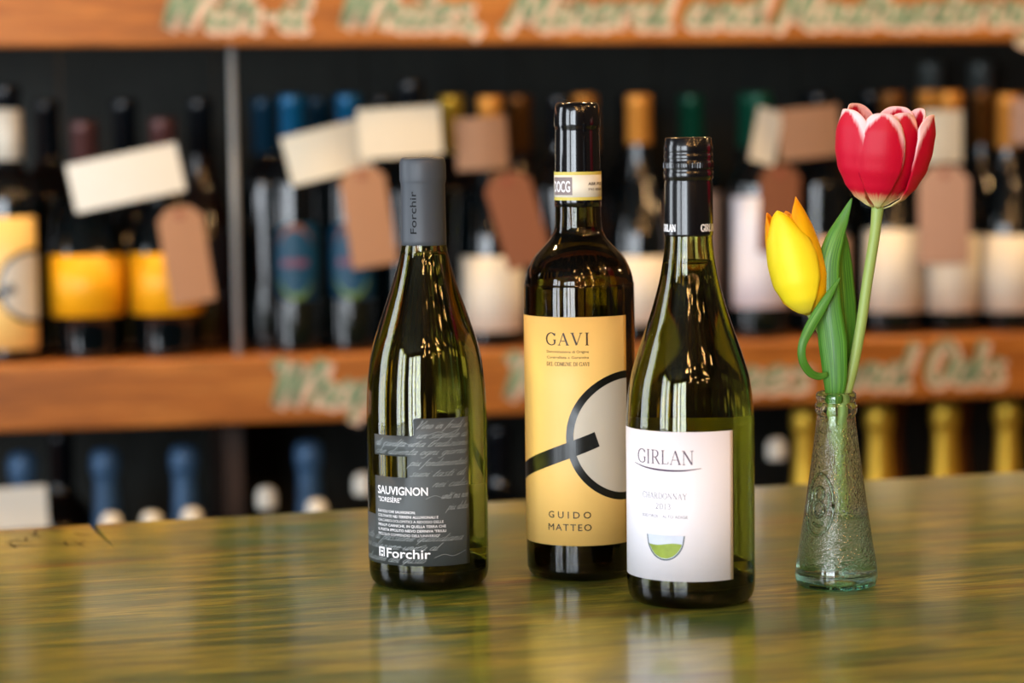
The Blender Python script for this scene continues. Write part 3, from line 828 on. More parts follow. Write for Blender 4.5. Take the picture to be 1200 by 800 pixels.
M['cream_seal'] = mat('cream_seal_paper', (232, 226, 208), 0.5)
M['seal_gold'] = mat('seal_stripe', (206, 190, 90), 0.5)
M['seal_grey'] = mat('seal_grey_print', (132, 118, 116), 0.5)

def chardonnay():
    R = 41.0
    t = empty('wine_bottle', 'green glass wine bottle with black screw cap and white GIRLAN label, rightmost of three', 'bottle', (0.1132, 1.5366, 1.05))
    raw = [(0, 35), (1.5, 38), (5, 40), (12, R), (30, R), (70, R), (105, R), (120, 40.8), (142, 38.2), (162.5, 32.2), (182.6, 25.2), (203, 19.4), (216, 16.9), (228, 15.4), (240, 15.0), (285, 14.8)]
    prof = refine(raw, 5)
    link('glass', shell('glass', prof, 2.4), M['glass_chard'], t)
    link('wine', liquid('wine', prof, 2.4, 218), M['wine'], t)
    cp = [(233.5, 15.3), (233.7, 15.6), (235, 15.65), (266, 15.4), (268, 15.0), (269.2, 15.0), (270, 15.7), (274, 15.8), (275, 15.2), (276, 15.7), (280.5, 15.8), (281.5, 15.1), (282.6, 15.6), (285, 15.6), (285.8, 15.1), (286.6, 15.5), (291, 15.4), (292, 15.0), (294.8, 14.8), (295.7, 14.2), (296, 13)]
    c = link('screw_cap', lathe('screw_cap', cp, 72), M['cap_black_screw'], t)
    # knurled ring on the skirt
    V = []; F = []
    for k in range(60):
        th = 2*pi*k/60
        o = len(V)
        for da, z in ((-.028, 276.6), (.028, 276.6), (.028, 280), (-.028, 280)):
            V.append((.0157*sin(th+da), -.0157*cos(th+da), z/1000))
        V.append((.0160*sin(th), -.0160*cos(th), .2766)); V.append((.0160*sin(th), -.0160*cos(th), .280))
        F += [(o, o+4, o+5, o+3), (o+4, o+1, o+2, o+5)]
    kn = link('knurling', pydata('knurling', V, F), M['cap_black_screw'], c, smooth=False); kn['kind'] = 'stuff'
    L = []
    for d in (-62, 52, 165):
        L.append(move(roman('GIRLAN', 4.3, .2, .11, .04, width=14.5), radians(d)*15.6, 236.8))
    printed('lettering', join2(L), 15.6, .22, M['ink_white'], c)
    a = lambda d: radians(d)*R
    lb = link('label', patch('label', [(a(-88), a(36), 18.5, 113)], R), M['label_white'], t)
    cx = a(-29)
    L = [move(roman('GIRLAN', 8.6, .11, .045, .06, width=40), cx, 92.5)]
    sw = smooth([(-24, 91.8), (-12, 89.6), (2, 88.6), (14, 88.8), (25, 90.2)], 6)
    V = []; F = []; n = len(sw)
    for i, (x, z) in enumerate(sw):
        u = i/(n-1); w = .1+.55*sin(pi*u)
        V += [(x+cx, z-w), (x+cx, z+w)]
    F = [(2*i, 2*i+2, 2*i+3, 2*i+1) for i in range(n-1)]
    L.append((V, F))
    printed('name_print', join2(L), R, .34, M['ink_plum'], lb)
    L = [move(roman('CHARDONNAY', 3.7, .12, .06, .1, width=31), cx, 70.5), move(roman('2013', 3.6, .12, .06, .1, width=10.5), cx, 64)]
    L.append(move(sans('SÜDTIROL · ALTO ADIGE', 1.9, .0, width=32, align='CENTER'), cx, 58.5))
    printed('variety_print', join2(L), R, .34, M['ink_light'], lb)
    # wine bowl picture: pale rim, green wine, dark outline
    bx = cx+1.0; bz = 47.5; rw = 13.2; rh = 16.0
    bot = lambda x, k=1.0: bz-rh*k*sqrt(max(0, 1-((x-bx)/(rw*k))**2))
    printed('bowl_outline', strips(bx-rw, bx+rw, lambda x: bot(x), lambda x: bz, 28), R, .30, M['ink_bowl'], lb)
    k2 = .94
    printed('bowl_glass', strips(bx-rw*k2, bx+rw*k2, lambda x: bot(x, k2), lambda x: bz+.02, 28), R, .34, M['bowl_pale'], lb)
    zl = bz-5.6; kk = .92
    half = rw*kk*sqrt(1-((bz-zl)/(rh*kk))**2)
    printed('bowl_wine', strips(bx-half, bx+half, lambda x: bot(x, kk), lambda x: zl+.7*sin((x-bx)*.25), 28), R, .40, M['bowl_green'], lb)
    link('back_label', patch('back_label', [(a(118), a(236), 20, 113)], R), M['label_white'], t)
M['ink_bowl'] = mat('bowl_outline_ink', (60, 74, 84), 0.5)
M['bowl_pale'] = mat('bowl_pale_print', (196, 206, 224), 0.5, noise=(120, 0.15, 0))
M['bowl_green'] = mat('bowl_green_print', (132, 154, 48), 0.5, noise=(160, 0.35, 0))
sauvignon(); gavi(); chardonnay()

# ------------------------------------------------------------------ flower bottle
VX, VY = 0.2121, 1.5767
def vase():
    t = empty('bottle_vase', 'small clear pebbled glass bottle used as a vase, half filled with water, holding two tulips', 'vase', (VX, VY, 1.05))
    out = refine([(0, 23.5), (1.2, 25.6), (4, 26.8), (8, 27.0), (16, 26.2), (25, 24.6), (45, 21.6), (70, 18.0), (95, 14.6), (110, 12.8), (113.5, 12.5)], 5) + \
          [(114.2, 13.2), (115.5, 13.8), (119.5, 13.8), (120.8, 13.2), (121.4, 12.6), (122.2, 12.5), (123, 13.0), (125, 13.3), (127, 13.0), (128, 12.2)]
    inn = [(z, (r if z < 112 else 12.6)-2.0) for z, r in out if z >= 9][::-1]
    prof = [(2.4, 1), (1.8, 16)] + out + [(128.3, 11.6)] + inn + [(7.6, 20), (8.6, 1)]
    g = link('glass', lathe('glass', prof, 96), M['vase'], t)
    w = [(8.5, 1), (7.5, 20.1)] + [(z, r-1.9) for z, r in out if 9 <= z <= 47] + [(47.6, 19.0), (47.2, 1)]
    link('water', lathe('water', w, 96), M['water'], t)
    # embossed oval with a scroll of rings, on the left of the side facing the camera
    def onv(x, z):
        rr = 27.0-(z-8)*(27.0-12.8)/102
        rr = min(rr, 27)
        th = x/20.0
        return Vector((rr*sin(th)/1000, -rr*cos(th)/1000, z/1000))
    cx, cz = -14.5, 56
    paths = [([(cx+10*cos(a_), cz+20*sin(a_)) for a_ in [2*pi*k/40 for k in range(41)]], .7),
             ([(cx+3.4*cos(a_), cz+7+4.2*sin(a_)) for a_ in [2*pi*k/24 for k in range(25)]], .8),
             ([(cx+3.8*cos(a_), cz-3+4.8*sin(a_)) for a_ in [2*pi*k/24 for k in range(25)]], .8),
             ([(cx-7, cz+9), (cx-6, cz+3), (cx-7.5, cz-2), (cx-6, cz-8)], .7),
             ([(cx+6.4, cz+8), (cx+7, cz+2), (cx+6, cz-4)], .6),
             ([(cx-3, cz-12), (cx+1, cz-14), (cx+4, cz-11)], .7)]
    for p, r in paths:
        if len(p) < 8: p = smooth(list(p), 6)
        link('embossing', tube('embossing', [onv(*q) for q in p], r*1.5/1000, 8, caps=True), M['vase_emboss'], g)
    return t
vase()

def FP(px, py, dy=0.0):   # flower plane through the vase axis: photo millimetres to metres
    return Vector((VX + (px-980)/1774.0 + (685-py)/1766.0*0.0015, VY+dy, 1.05+(685-py)/1766.0))

def vcurve(pts, n=6):
    out = []
    P = [pts[0]] + list(pts) + [pts[-1]]
    for i in range(1, len(P)-2):
        p0, p1, p2, p3 = P[i-1], P[i], P[i+1], P[i+2]
        for k in range(n):
            t = k/n
            out.append(0.5*((2*p1) + (-p0+p2)*t + (2*p0-5*p1+4*p2-p3)*t*t + (-p0+3*p1-3*p2+p3)*t**3))
    out.append(P[-2]); return out

def set_uv(me, uvs):
    l = me.uv_layers.new(name='UVMap')
    for lp in me.loops: l.data[lp.index].uv = uvs[lp.vertex_index]

def petal(name, phi, halfw, H_, rprof, out_tilt=0.0, m=None, parent=None, tip=0.55, ruffle=0.0, curl=0.0, dr=0.0):
    """petal on a cup of height H_ (m): rprof(v) radius; phi azimuth (0 = camera side), halfw = half angle"""
    NU, NV = 16, 26; V = []; UV = []; F = []
    for j in range(NV+1):
        v = j/NV
        # width outline: grows from claw, widest at .55, rounds to the tip
        if v < .55: wv = .30+.70*sin(pi/2*v/.55)**.8
        else: wv = 1-(.10 if tip < .5 else .26)*((v-.55)/.45)**2
        for i in range(NU+1):
            u = 2*i/NU-1
            # the tip row closes to an arch rather than a point
            zz = H_*v*((1-.15*abs(u)**3.0*v*v) if tip < .5 else (1-.17*abs(u)**1.4*v*v))
            r = rprof(v) + dr + curl*max(0, v-.8)*u*u
            r -= .0035*(1-u*u)*0  
            rr = r*(1 - .04*u*u) + ruffle*sin(u*7+phi*3)*v*v*.3
            an = phi + halfw*wv*u
            rr += out_tilt*v*v
            V.append((rr*sin(an), -rr*cos(an), zz)); UV.append(((u+1)/2, v))
    for j in range(NV):
        for i in range(NU):
            a = j*(NU+1)+i; F.append((a, a+1, a+NU+2, a+NU+1))
    me = pydata(name, V, F); set_uv(me, UV)
    o = link(name, me, m, parent)
    s = o.modifiers.new('s', 'SOLIDIFY'); s.thickness = 0.0007; s.offset = 0
    return o

def leaf(name, pts, widths, parent, fold=0.25, facing=0.0, twist=None):
    C = vcurve(pts, 6); ws = []
    for i in range(len(pts)-1):
        for k in range(6): ws.append(widths[i]+(widths[i+1]-widths[i])*(k/6))
    ws.append(widths[-1]); NU = 8; V = []; UV = []; F = []; n = len(C)
    for i, p in enumerate(C):
        d = (C[min(i+1, n-1)]-C[max(i-1, 0)]).normalized()
        f = Vector((sin(facing), -cos(facing), 0))
        side = d.cross(f).normalized(); nrm = side.cross(d).normalized()
        if twist: 
            side = Matrix.Rotation(twist*i/(n-1), 3, d) @ side; nrm = side.cross(d)
        for k in range(NU+1):
            u = 2*k/NU-1
            V.append(tuple(p + side*(u*ws[i]/2) + nrm*(-abs(u)**1.6*fold*ws[i]/2)))
            UV.append(((u+1)/2, i/(n-1)*2))
    for i in range(n-1):
        for k in range(NU):
            a = i*(NU+1)+k; F.append((a, a+1, a+NU+2, a+NU+1))
    me = pydata(name, V, F); set_uv(me, UV)
    o = link(name, me, M['leaf'], parent)
    s = o.modifiers.new('s', 'SOLIDIFY'); s.thickness = 0.0009; s.offset = 0
    return o

def tulips():
    # red tulip
    base = FP(1028, 247)
    t = empty('tulip', 'crimson tulip with white edged petals, the taller one, in the glass bottle vase', 'flower', base)
    inv = lambda P: P-base
    st = [inv(FP(989, 606, -.001)), inv(FP(986, 570)), inv(FP(984, 520)), inv(FP(989, 475, .002)), inv(FP(1000, 430, .002)), inv(FP(1008, 385)), inv(FP(1016, 330)), inv(FP(1024, 280)), inv(FP(1028, 245))]
    C = vcurve(st, 6)
    link('stem', tube('stem', C, [.0035 if k < len(C)-5 else .0035+.0009*(k-len(C)+5)/5 for k in range(len(C))], 14), M['stem'], t)
    head = bpy.data.objects.new('bloom', None); COL.objects.link(head); head.parent = t; head.rotation_euler = (0.05, radians(4), 0)
    K = [(0, .003), (.04, .009), (.12, .017), (.25, .0235), (.42, .0285), (.6, .0305), (.8, .0305), (1, .0275)]
    def rp(v):
        for (a, ra), (b, rb) in zip(K, K[1:]):
            if v <= b:
                t_ = (v-a)/(b-a); t_ = t_*t_*(3-2*t_)*.5+t_*.5; return ra+(rb-ra)*t_
        return K[-1][1]
    R_ = radians
    for ph, hw, hh, dr, ot in [(150, 40, .066, -.0035, .0), (-138, 40, .0665, -.002, .0), (108, 36, .066, -.003, .001),
                               (22, 34, .0635, -.0032, .0), (-64, 39, .0635, 0.0, .0015), (66, 33, .063, .0005, .0035), (-11, 31, .0625, .0005, .0)]:
        petal('petal', R_(ph), R_(hw), hh, rp, ot, M['petal_red'], head, tip=.42, ruffle=.001, dr=dr)
    # yellow tulip
    base = FP(949, 368)
    t = empty('tulip', 'closed yellow tulip with pointed petals, lower and left of the crimson one', 'flower', base)
    inv = lambda P: P-base
    st = [inv(FP(979, 520)), inv(FP(975, 485, .001)), inv(FP(973, 455, .002)), inv(FP(971, 420, .003)), inv(FP(965, 392, .003)), inv(FP(950, 366))]
    C = vcurve(st, 6)
    link('stem', tube('stem', C, .0031, 14), M['stem'], t)
    head = bpy.data.objects.new('bloom', None); COL.objects.link(head); head.parent = t; head.rotation_euler = (-0.04, radians(-14), 0)
    K2 = [(0, .003), (.05, .0095), (.15, .0155), (.32, .0188), (.55, .0186), (.75, .0170), (.9, .0145), (1, .012)]
    def rp2(v):
        for (a, ra), (b, rb) in zip(K2, K2[1:]):
            if v <= b: return ra+(rb-ra)*(v-a)/(b-a)
        return K2[-1][1]
    for ph, hw, hh, dr, ot, mm in [(165, 60, .069, -.002, .0, 'petal_yellow_inner'), (-120, 60, .071, -.0008, .0, 'petal_yellow_inner'), (60, 62, .0765, -.0010, .0, 'petal_yellow_inner'),
                               (15, 40, .066, -.003, .0, 'petal_yellow_inner'), (-22, 66, .071, .0008, .0, 'petal_yellow')]:
        petal('petal', R_(ph), R_(hw), hh, rp2, ot, M[mm], head, tip=.66, ruffle=.0008, dr=dr)
    # leaves grow from the yellow tulip's stem
    mm_ = lambda w: w/1774
    leaf('leaf', [inv(FP(x, y, d)) for x, y, d in [(985, 475, .004), (993, 445, .003), (993, 401, .004), (991, 357, .005), (988, 313, .006), (988, 288, .006), (988, 266, .006)]],
         [mm_(w) for w in (8, 18, 28, 31, 28, 18, .5)], t, .18, radians(18))
    leaf('leaf', [inv(FP(x, y, d)) for x, y, d in [(976, 475, -.002), (977, 445, -.005), (974, 401, -.006), (969, 357, -.006), (969, 313, -.005), (977, 282, -.003), (987, 260, -.001), (998, 235, .0)]],
         [mm_(w) for w in (14, 27, 33, 29, 26, 21, 13, .5)], t, .22, radians(-14))
    leaf('leaf', [inv(FP(x, y, d)) for x, y, d in [(968, 437, -.006), (958, 439, -.008), (947, 434, -.011), (938, 420, -.014), (937, 402, -.015), (946, 382, -.014), (958, 362, -.013), (970, 343, -.012), (982, 325, -.010)]],
         [mm_(w) for w in (5, 8, 9, 9, 9, 12, 12, 8, .5)], t, .3, radians(-10))
tulips()

# ------------------------------------------------------------------ bottles on the shelves
PROF = {
 'bordeaux': [(0, 33), (2, 36), (6, 37.5), (60, 37.5), (185, 37.5), (197, 36), (208, 31), (217, 23), (226, 17), (236, 14.8), (250, 14.3), (283, 13.9)],
 'burgundy': [(0, 33), (2, 36.5), (7, 37.6), (60, 37.6), (120, 37.4), (140, 35), (160, 30), (180, 24), (198, 18.6), (214, 15.8), (230, 14.6), (283, 14)],
 'slim': [(0, 27), (2, 30), (6, 31), (100, 31), (190, 31), (203, 29.5), (214, 25), (224, 19), (234, 15.6), (246, 14.4), (283, 14)],
 'squat': [(0, 31), (3, 34), (8, 34.6), (38, 36), (50, 41), (62, 43), (85, 43.4), (108, 43), (122, 41), (142, 34), (160, 25.5), (178, 18), (196, 14.8), (225, 13.6), (256, 13.2)],
 'small': [(0, 19), (2, 21.5), (6, 22.5), (120, 22.5), (140, 21), (158, 17), (172, 12.5), (186, 11.2), (202, 10.8)],
 'champagne': [(0, 38), (3, 42), (8, 43), (110, 43), (135, 39), (158, 31), (178, 22.5), (200, 16.5), (225, 13.2), (285, 12)],
}
CACHE = {}
def cached(key, fn):
    if key not in CACHE: CACHE[key] = fn()
    return CACHE[key]

def shelf_bottle(kind, glass, cap, s, t, z, label, label_spec=None, cap_z=(228, 296), group='bottles on the middle shelf', foil=None, neck=None, rot=0, name='wine_bottle', height=1.0, circle=False):
    root = empty(name, label, 'bottle', sh(s, t, z), PSI*0+rot, group)
    P = refine(PROF[kind], 3)
    link('glass', cached(('g', kind), lambda: lathe('glass', P, 40)), None, root).data
    g = root.children[0] if root.children else [o for o in bpy.data.objects if o.parent == root][0]
    if not g.data.materials: g.data.materials.append(M['shoulder_glass'])
    if glass != 'shoulder_glass':
        g.material_slots[0].link = 'OBJECT'; g.material_slots[0].material = M[glass]
    z0, z1 = cap_z
    if foil == 'champ':
        pr = [(z0, 24), (z0+25, 18), (z0+50, 15.6), (z0+75, 14.4), (z0+88, 14.6), (z0+94, 17.2), (z0+104, 18), (z0+114, 17.2), (z0+121, 13), (z0+123, 5)]
        pr = refine(pr, 3)
    elif foil == 'cream':
        pr = refine([(z0, 11.4), (z0+4, 11.9), (z0+14, 12), (z0+20, 10.6), (z0+24, 6.5), (z0+25, 1)], 3)
    else:
        pr = [(z0, 15.4), (z0+.4, 15.7), (z1-14, 15.0), (z1-13, 15.8), (z1-3, 15.8), (z1-1, 15), (z1, 13)]
    link('capsule', cached(('c', z0, z1, foil, cap), lambda: lathe('capsule', pr, 28)), M[cap], root)
    if label_spec:
        m, R, a0, a1, b0, b1, rounded = label_spec
        if rounded:
            rd = 14
            def mk():
                A0, A1 = radians(a0)*R, radians(a1)*R
                def ins(x):
                    d = min(x-A0, A1-x)
                    return rd-sqrt(max(0, rd*rd-(rd-d)**2)) if d < rd else 0
                V, F = strips(A0, A1, lambda x: b0+ins(x), lambda x: b1-ins(x), 40)
                return solid('label', V, F, R, .15, .2)
            lo = link('label', mk(), M[m], root)
        else:
            lo = link('label', cached(('l', R, a0, a1, b0, b1, m), lambda: patch('label', [(radians(a0)*R, radians(a1)*R, b0, b1)], R, .15, 6, .2)), M[m], root)
        if circle:
            c = 3; cz = (b0+b1)/2
            for nm, mm, rx, rz, dz, lf in (('orange_arc', 'rust_ink', 23, 41, 4, .5), ('lime_arc', 'lime_ink', 23, 41, -4, .6), ('blue_disc', 'teal_ink', 24, 38, 0, .75)):
                V, F = strips(c-rx, c+rx, lambda x: cz+dz-rz*sqrt(max(0, 1-((x-c)/rx)**2)), lambda x: cz+dz+rz*sqrt(max(0, 1-((x-c)/rx)**2)), 20)
                printed(nm, (V, F), R, lf, M[mm], lo)
            printed('pink_band', strips(c-17, c+14, lambda x: cz-5, lambda x: cz+3, 10), R, .9, M['pink_ink'], lo)
    if neck:
        m, z0, z1, a0, a1 = neck
        link('neck_label', cached(('n', neck), lambda: patch('neck_label', [(radians(a0)*16.2, radians(a1)*16.2, z0, z1)], 16.2, .1, 2, .2)), M[m], root)
    return root

MS = 'bottles on the middle shelf'
# front row, left to right
g1 = shelf_bottle('bordeaux', 'shoulder_glass', 'black_foil', -.5775, .075, Z_MID, 'dark shelf bottle with tan ring label and cream neck seal, leftmost on the shelf', None, (240, 318), MS, neck=('cream', 232, 290, -170, 170))
gavi_label(g1, 37.5, -88, 60, 14, 167, text=False)
shelf_bottle('squat', 'shoulder_glass', 'pink_foil', -.4904, .075, Z_MID, 'squat dark bottle with a fully visible rounded orange label, second from left on the shelf', ('orange_label', 43.4, -88, 88, 50, 121, True), (200, 276), MS)
shelf_bottle('squat', 'shoulder_glass', 'pink_foil', -.3992, .075, Z_MID, 'squat dark bottle whose orange label is half covered by a hanging brown tag', ('orange_label', 43.4, -88, 88, 50, 121, True), (200, 278), MS)
shelf_bottle('slim', 'shoulder_glass', 'blue_foil', -.247, .075, Z_MID, 'slim dark bottle with blue capsule and blue round label, right of the steel rod', ('teal_ink', 31, -40, 80, 62, 152, True), (244, 304), MS, circle=True)
shelf_bottle('slim', 'shoulder_glass', 'blue_foil', -.180, .075, Z_MID, 'slim dark bottle with blue round label partly behind a long brown tag', ('teal_ink', 31, -50, 80, 62, 152, True), (244, 304), MS, circle=True)
shelf_bottle('bordeaux', 'shoulder_glass', 'black_foil', -.104, .075, Z_MID, 'dark bottle with black capsule behind the slate capped wine bottle', None, (250, 320), MS)
shelf_bottle('burgundy', 'shoulder_glass', 'gold_pale', -.0082, .078, Z_MID, 'orange foiled bottle with cream label between the slate capped and black sealed bottles', ('cream', 37.6, -80, 80, 18, 108, False), (236, 300), MS)
shelf_bottle('bordeaux', 'shoulder_glass', 'black_foil', .0794, .085, Z_MID, 'dark shelf bottle hidden behind the tall tan labelled bottle', ('cream', 37.6, -60, 60, 22, 110, False), (240, 300), MS)
shelf_bottle('burgundy', 'shoulder_glass', 'gold_pale', .1756, .075, Z_MID, 'orange foiled shelf bottle seen between the black sealed and screw capped bottles', ('cream', 37.6, -70, 75, 22, 104, False), (240, 300), MS)
shelf_bottle('bordeaux', 'shoulder_glass', 'green_foil', .262, .150, Z_MID, 'shelf bottle with green foil and pinkish label just right of the black screw cap', ('pinkish', 37.5, -60, 80, 44, 178, False), (236, 300), MS)
shelf_bottle('bordeaux', 'shoulder_glass', 'green_foil', .328, .075, Z_MID, 'shelf bottle with green foil and tall white label left of the yellow tulip', ('label_white', 37.5, -70, 60, 38, 174, False), (236, 300), MS)
shelf_bottle('bordeaux', 'shoulder_glass', 'black_foil', .410, .090, Z_MID, 'dark shelf bottle behind the tulip leaves with a pinkish label', ('pinkish', 37.5, -60, 80, 32, 122, False), (240, 300), MS)
shelf_bottle('burgundy', 'shoulder_glass', 'bronze', .4994, .075, Z_MID, 'shelf bottle with cream label directly below the crimson tulip', ('cream', 37.6, -75, 75, 28, 130, False), (236, 300), MS)
shelf_bottle('burgundy', 'shoulder_glass', 'gold_pale', .5765, .078, Z_MID, 'shelf bottle with gold foil mostly covered by a hanging pinkish tag', ('cream', 37.6, -75, 75, 26, 122, False), (236, 300), MS)
shelf_bottle('burgundy', 'shoulder_glass', 'gold_pale', .6535, .075, Z_MID, 'shelf bottle with gold neck foil and cream label at the right edge', ('cream', 37.6, -75, 85, 24, 120, False), (228, 296), MS)
# rear row
BR = 'bottles in the rear row of the middle shelf'
rear = [(-.532, 'black_foil', 'black capsuled dark bottle behind the cream neck sealed bottle'), (-.4405, 'black_foil', 'dark bottle standing behind and between the two orange labelled bottles'),
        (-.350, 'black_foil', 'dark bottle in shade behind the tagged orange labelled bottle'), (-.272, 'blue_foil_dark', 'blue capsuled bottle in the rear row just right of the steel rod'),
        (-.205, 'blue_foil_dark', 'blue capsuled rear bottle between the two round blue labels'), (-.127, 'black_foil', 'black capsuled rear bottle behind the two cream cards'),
        (-.040, 'gold', 'gold foiled rear bottle with its top beside the brown neck card'), (.045, 'bronze', 'bronze foiled rear bottle behind the tan labelled bottle'),
        (.128, 'gold_pale', 'rear bottle with orange foil, left one beside the black sealed neck'), (.205, 'black_foil', 'dark rear bottle behind the black screw cap'),
        (.345, 'green_foil', 'green foiled rear bottle behind the white labelled bottle'), (.427, 'black_foil', 'dark rear bottle behind the folded brown card'),
        (.505, 'black_foil', 'dark rear bottle hidden behind the crimson tulip'), (.582, 'gold_pale', 'rear bottle with orange foil beside the white neck card'),
        (.655, 'bronze', 'rear bottle with brown foil left of the gold foiled right edge bottle'), (.733, 'bronze', 'dark rear bottle beyond the right edge of the photo')]
for k, (s, cap, lab) in enumerate(rear):
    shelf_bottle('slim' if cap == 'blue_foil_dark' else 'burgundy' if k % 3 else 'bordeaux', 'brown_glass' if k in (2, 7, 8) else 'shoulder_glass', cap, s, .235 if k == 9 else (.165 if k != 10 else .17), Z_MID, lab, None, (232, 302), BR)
for s, lab in ((.625, 'very tall grey topped rear bottle, left of the two near the right edge'), (.695, 'very tall grey topped rear bottle, right of the two near the right edge')):
    shelf_bottle('slim', 'shoulder_glass', 'silver_foil', s, .27, Z_MID, lab, None, (236, 340), BR)

# lower shelf: only necks show above the counter
LS = 'bottles on the lower shelf'
for s, lab in ((-.5724, 'slate blue capped champagne bottle on the lower shelf above the white card'), (-.4755, 'slate blue capped bottle on the lower shelf, second from left'),
               (-.3823, 'slate blue capped bottle on the lower shelf, left of the brown divider'), (-.2327, 'slate blue capped bottle on the lower shelf next to the slate capped bottle')):
    shelf_bottle('champagne', 'shoulder_glass', 'slate_foil', s, .10, Z_LOW, lab, None, (168, 290), LS, foil='champ')
for s, z1, tt, lab in ((-.4730, 228, .022, 'cream topped bottle made up for a pale blur, under the second blue capped bottle'), (-.3800, 230, .022, 'cream topped bottle made up for a pale blur, under the third blue capped bottle'),
                   (-.2330, 234, .022, 'cream topped bottle made up for a pale blur, under the fourth blue capped bottle'), (-.4265, 228, .022, 'cream topped bottle made up for a pale blur, between the second and third blue caps'),
                   (-.2900, 248, .045, 'tall cream topped bottle made up for a pale blur, right of the brown divider'), (-.1760, 262, .03, 'cream topped bottle made up for a pale blur, just left of the grey labelled bottle'),
                   (.335, 284, .03, 'cream topped bottle made up for a pale blur, right of the screw capped bottle')):
    shelf_bottle('small', 'shoulder_glass', 'card_white', s, tt, Z_LOW+(z1-228)/1000 if False else Z_LOW, lab, None, (z1-28, z1), LS, foil='cream', name='pale_spot_stand_in')  # bottles made up; their cream tops stand in for pale blurred spots
for s, cap, tt, lab in ((.395, 'gold', .10, 'gold foiled champagne bottle seen left of the vase on the lower shelf'), (.4917, 'gold', .10, 'bright gold foiled champagne bottle just right of the vase'),
                    (.5800, 'gold', .10, 'bright gold foiled champagne bottle, second right of the vase'), (.6649, 'gold', .10, 'bright gold foiled champagne bottle at the right edge'),
                    (.445, 'bronze', .19, 'bronze foiled champagne bottle standing behind the vase'), (.540, 'bronze', .19, 'bronze foiled champagne bottle between the two gold ones right of the vase'),
                    (.632, 'bronze', .19, 'bronze foiled champagne bottle between the second gold one and the right edge')):
    shelf_bottle('champagne', 'shoulder_glass', cap, s, tt, Z_LOW, lab, None, (188, 310), LS, foil='champ')
for s, tt, lab in ((-.527, .2, 'dark bottle in shade between the first two blue caps'), (-.08, .1, 'dark bottle on the lower shelf behind the grey labelled bottle'), (.002, .1, 'dark bottle on the lower shelf in the gap beside the tan label'),
               (.09, .1, 'dark bottle on the lower shelf behind the tan labelled bottle'), (.18, .1, 'dark bottle on the lower shelf behind the white labelled bottle'), (.30, .12, 'dark capped bottle on the lower shelf right of the screw capped bottle')):
    shelf_bottle('bordeaux', 'shoulder_glass', 'black_foil', s, tt, Z_LOW, lab, None, (236, 300), LS)

# ------------------------------------------------------------------ price cards and hanging tags
def sheet(name, outline, thick, m, parent, bend=0.0, fold=None):
    """flat outline (x, z) in metres, bent about its vertical axis; real thickness"""
    xs = [p[0] for p in outline]; x0, x1 = min(xs), max(xs); n = 14
    # sample top and bottom of a convex outline
    def span(x):
        zs = []
        for (a, b), (c, d) in zip(outline, outline[1:]+outline[:1]):
            if (a-x)*(c-x) <= 0 and abs(a-c) > 1e-9: zs.append(b+(d-b)*(x-a)/(c-a))
            elif abs(a-x) < 1e-9: zs.append(b)
            elif abs(c-x) < 1e-9: zs.append(d)
        return min(zs), max(zs)
    ks = sorted({round(v, 5) for v in xs} | {round(x0+(x1-x0)*k/n, 5) for k in range(n+1)})
    V = []; F = []
    for x in ks:
        lo, hi = span(min(max(x, x0+1e-7), x1-1e-7))
        y = bend*(x*x)*10
        if fold and x > fold[0]: y += (x-fold[0])*fold[1]
        V += [(x, y, lo), (x, y, hi), (x, y+thick, lo), (x, y+thick, hi)]
    for k in range(len(ks)-1):
        a = 4*k; b = a+4
        F += [(a, b, b+1, a+1), (a+2, a+3, b+3, b+2), (a, a+2, b+2, b), (a+1, b+1, b+3, a+3)]
    F += [(0, 1, 3, 2), (a+4, a+6, a+7, a+5)]
    return link(name, fix(pydata(name, V, F)), m, parent, smooth=False)

def card(label, s, t, z, w, h, tilt, m, yaw=0, bend=0.0, group='price cards on the middle shelf', fold=None, shape=None):
    r = empty('price_card', label, 'card', sh(s, t, z), PSI+radians(yaw), group)
    hw, hh = w/2, h/2
    c, s_ = cos(radians(tilt)), sin(radians(tilt))
    out = shape or [(-hw, -hh), (hw, -hh), (hw, hh), (-hw, hh)]
    o = sheet('card', out, .0005, M[m], r, bend, fold); o.rotation_euler = (0, -radians(tilt), 0)
    # faint lines of writing are too blurred to read; the cord that ties the card is kept
    k = link('cord', tube('cord', [Vector((-.004, .001, hh*.6)), Vector((0, .006, hh*.75)), Vector((.004, .012, hh*.7))], .0007, 6), M['string'], r)
    return r

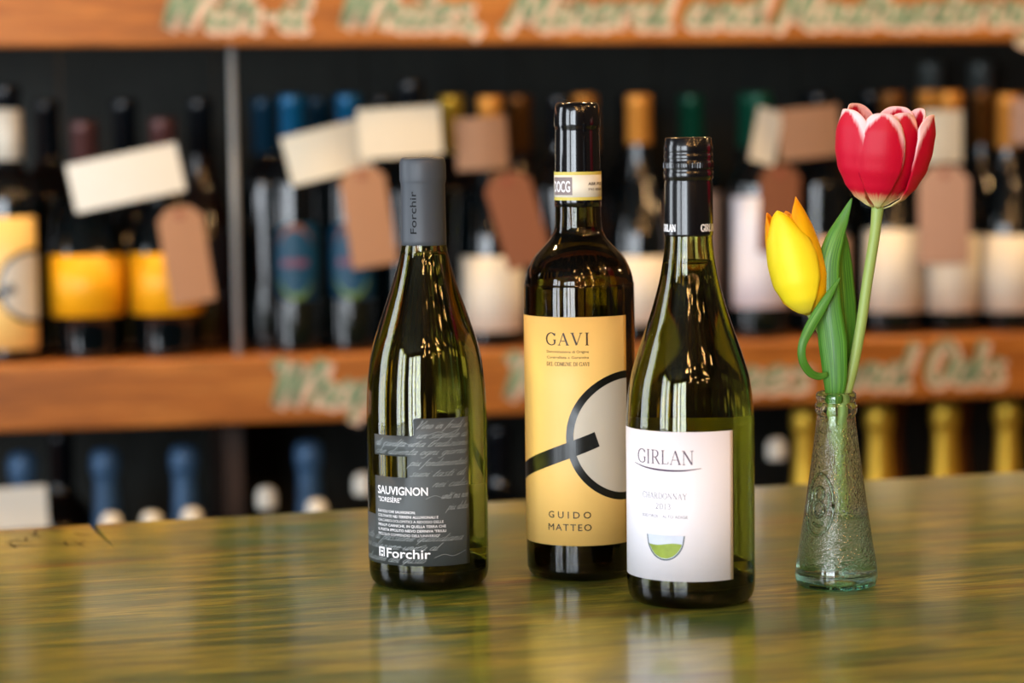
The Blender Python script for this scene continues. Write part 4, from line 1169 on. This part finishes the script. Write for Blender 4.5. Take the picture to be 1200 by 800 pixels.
def hang_tag(label, s, t, z, w, h, tilt, m, group='hanging kraft tags on the middle shelf', yaw=0, lean=0):
    r = empty('hanging_tag', label, 'tag', sh(s, t, z), PSI+radians(yaw), group)
    hw = w/2; ch = w*.24
    out = [(-hw, -h), (hw, -h), (hw, -ch), (hw-ch, 0), (-hw+ch, 0), (-hw, -ch)]
    o = sheet('tag_card', out, .0006, M[m], r, .12); o.rotation_euler = (radians(lean), -radians(tilt), 0)
    ring = lathe('ring', [(0, 2.6), (0, 5), (.5, 5), (.5, 2.6)], 20, closed=True)
    q = link('reinforcing_ring', ring, M['ring'], o, loc=(0, -.0004, -.009)); q.rotation_euler = (pi/2, 0, 0)
    link('string', tube('string', [Vector((0, -.001, -.008)), Vector((.001, .002, .004)), Vector((.002, .012, .016))], .0006, 6), M['string'], o)
    return r

card('wide white card tilted up to the right across the two orange labelled bottles', -.4451, .022, 1.303, .128, .056, 11, 'card_white', 0, .15)
hang_tag('brown tag hanging over the half covered orange label, left of the steel rod', -.3870, .018, 1.268, .052, .112, 8, 'tag_brown')
card('tilted cream card left of the other, over the blue capsuled bottles', -.2110, .030, 1.329, .098, .058, 13, 'card', 0, .35)
card('nearly level cream card above the slate capsule', -.1264, .020, 1.351, .098, .058, 3, 'card', 0, .1)
hang_tag('long brown tag hanging in front of the second blue round label', -.1740, .020, 1.310, .054, .116, 8, 'tag_brown')
card('brown card wrapped on the orange foiled neck left of the tan labelled bottle', -.0243, .048, 1.3364, .062, .062, 3, 'tag_brown', -8, .9)
hang_tag('wide brown tag hanging beside the shoulder of the tall black sealed bottle', -.003, .018, 1.300, .056, .112, 15, 'tag_dark', lean=-6)
card('folded pale green white card turned edgeways at the left of the yellow tulip', .3232, .030, 1.340, .040, .066, -14, 'card_white', 24, .0)
card('brown card tilted up to the right between the yellow and crimson tulips', .381, .036, 1.344, .078, .062, 5, 'tag_brown', 0, .3)
hang_tag('dark brown tag hanging just above the yellow tulip', .3400, .026, 1.304, .050, .105, -2, 'tag_dark')
card('white card on the neck behind the right rim of the crimson tulip', .5540, .040, 1.3367, .052, .064, 0, 'card', 0, .6)
hang_tag('pinkish upright tag hanging right of the crimson tulip', .5497, .026, 1.300, .066, .120, 0, 'tag_pink')
card('cream card round the gold foiled neck at the right edge', .664, .045, 1.3545, .036, .056, 0, 'tag_pink', 0, .3)
card('white card standing at the far left just behind the counter', -.5850, .018, .925, .080, .050, 2, 'card_white', 0, .0, 'cards on the lower shelf')
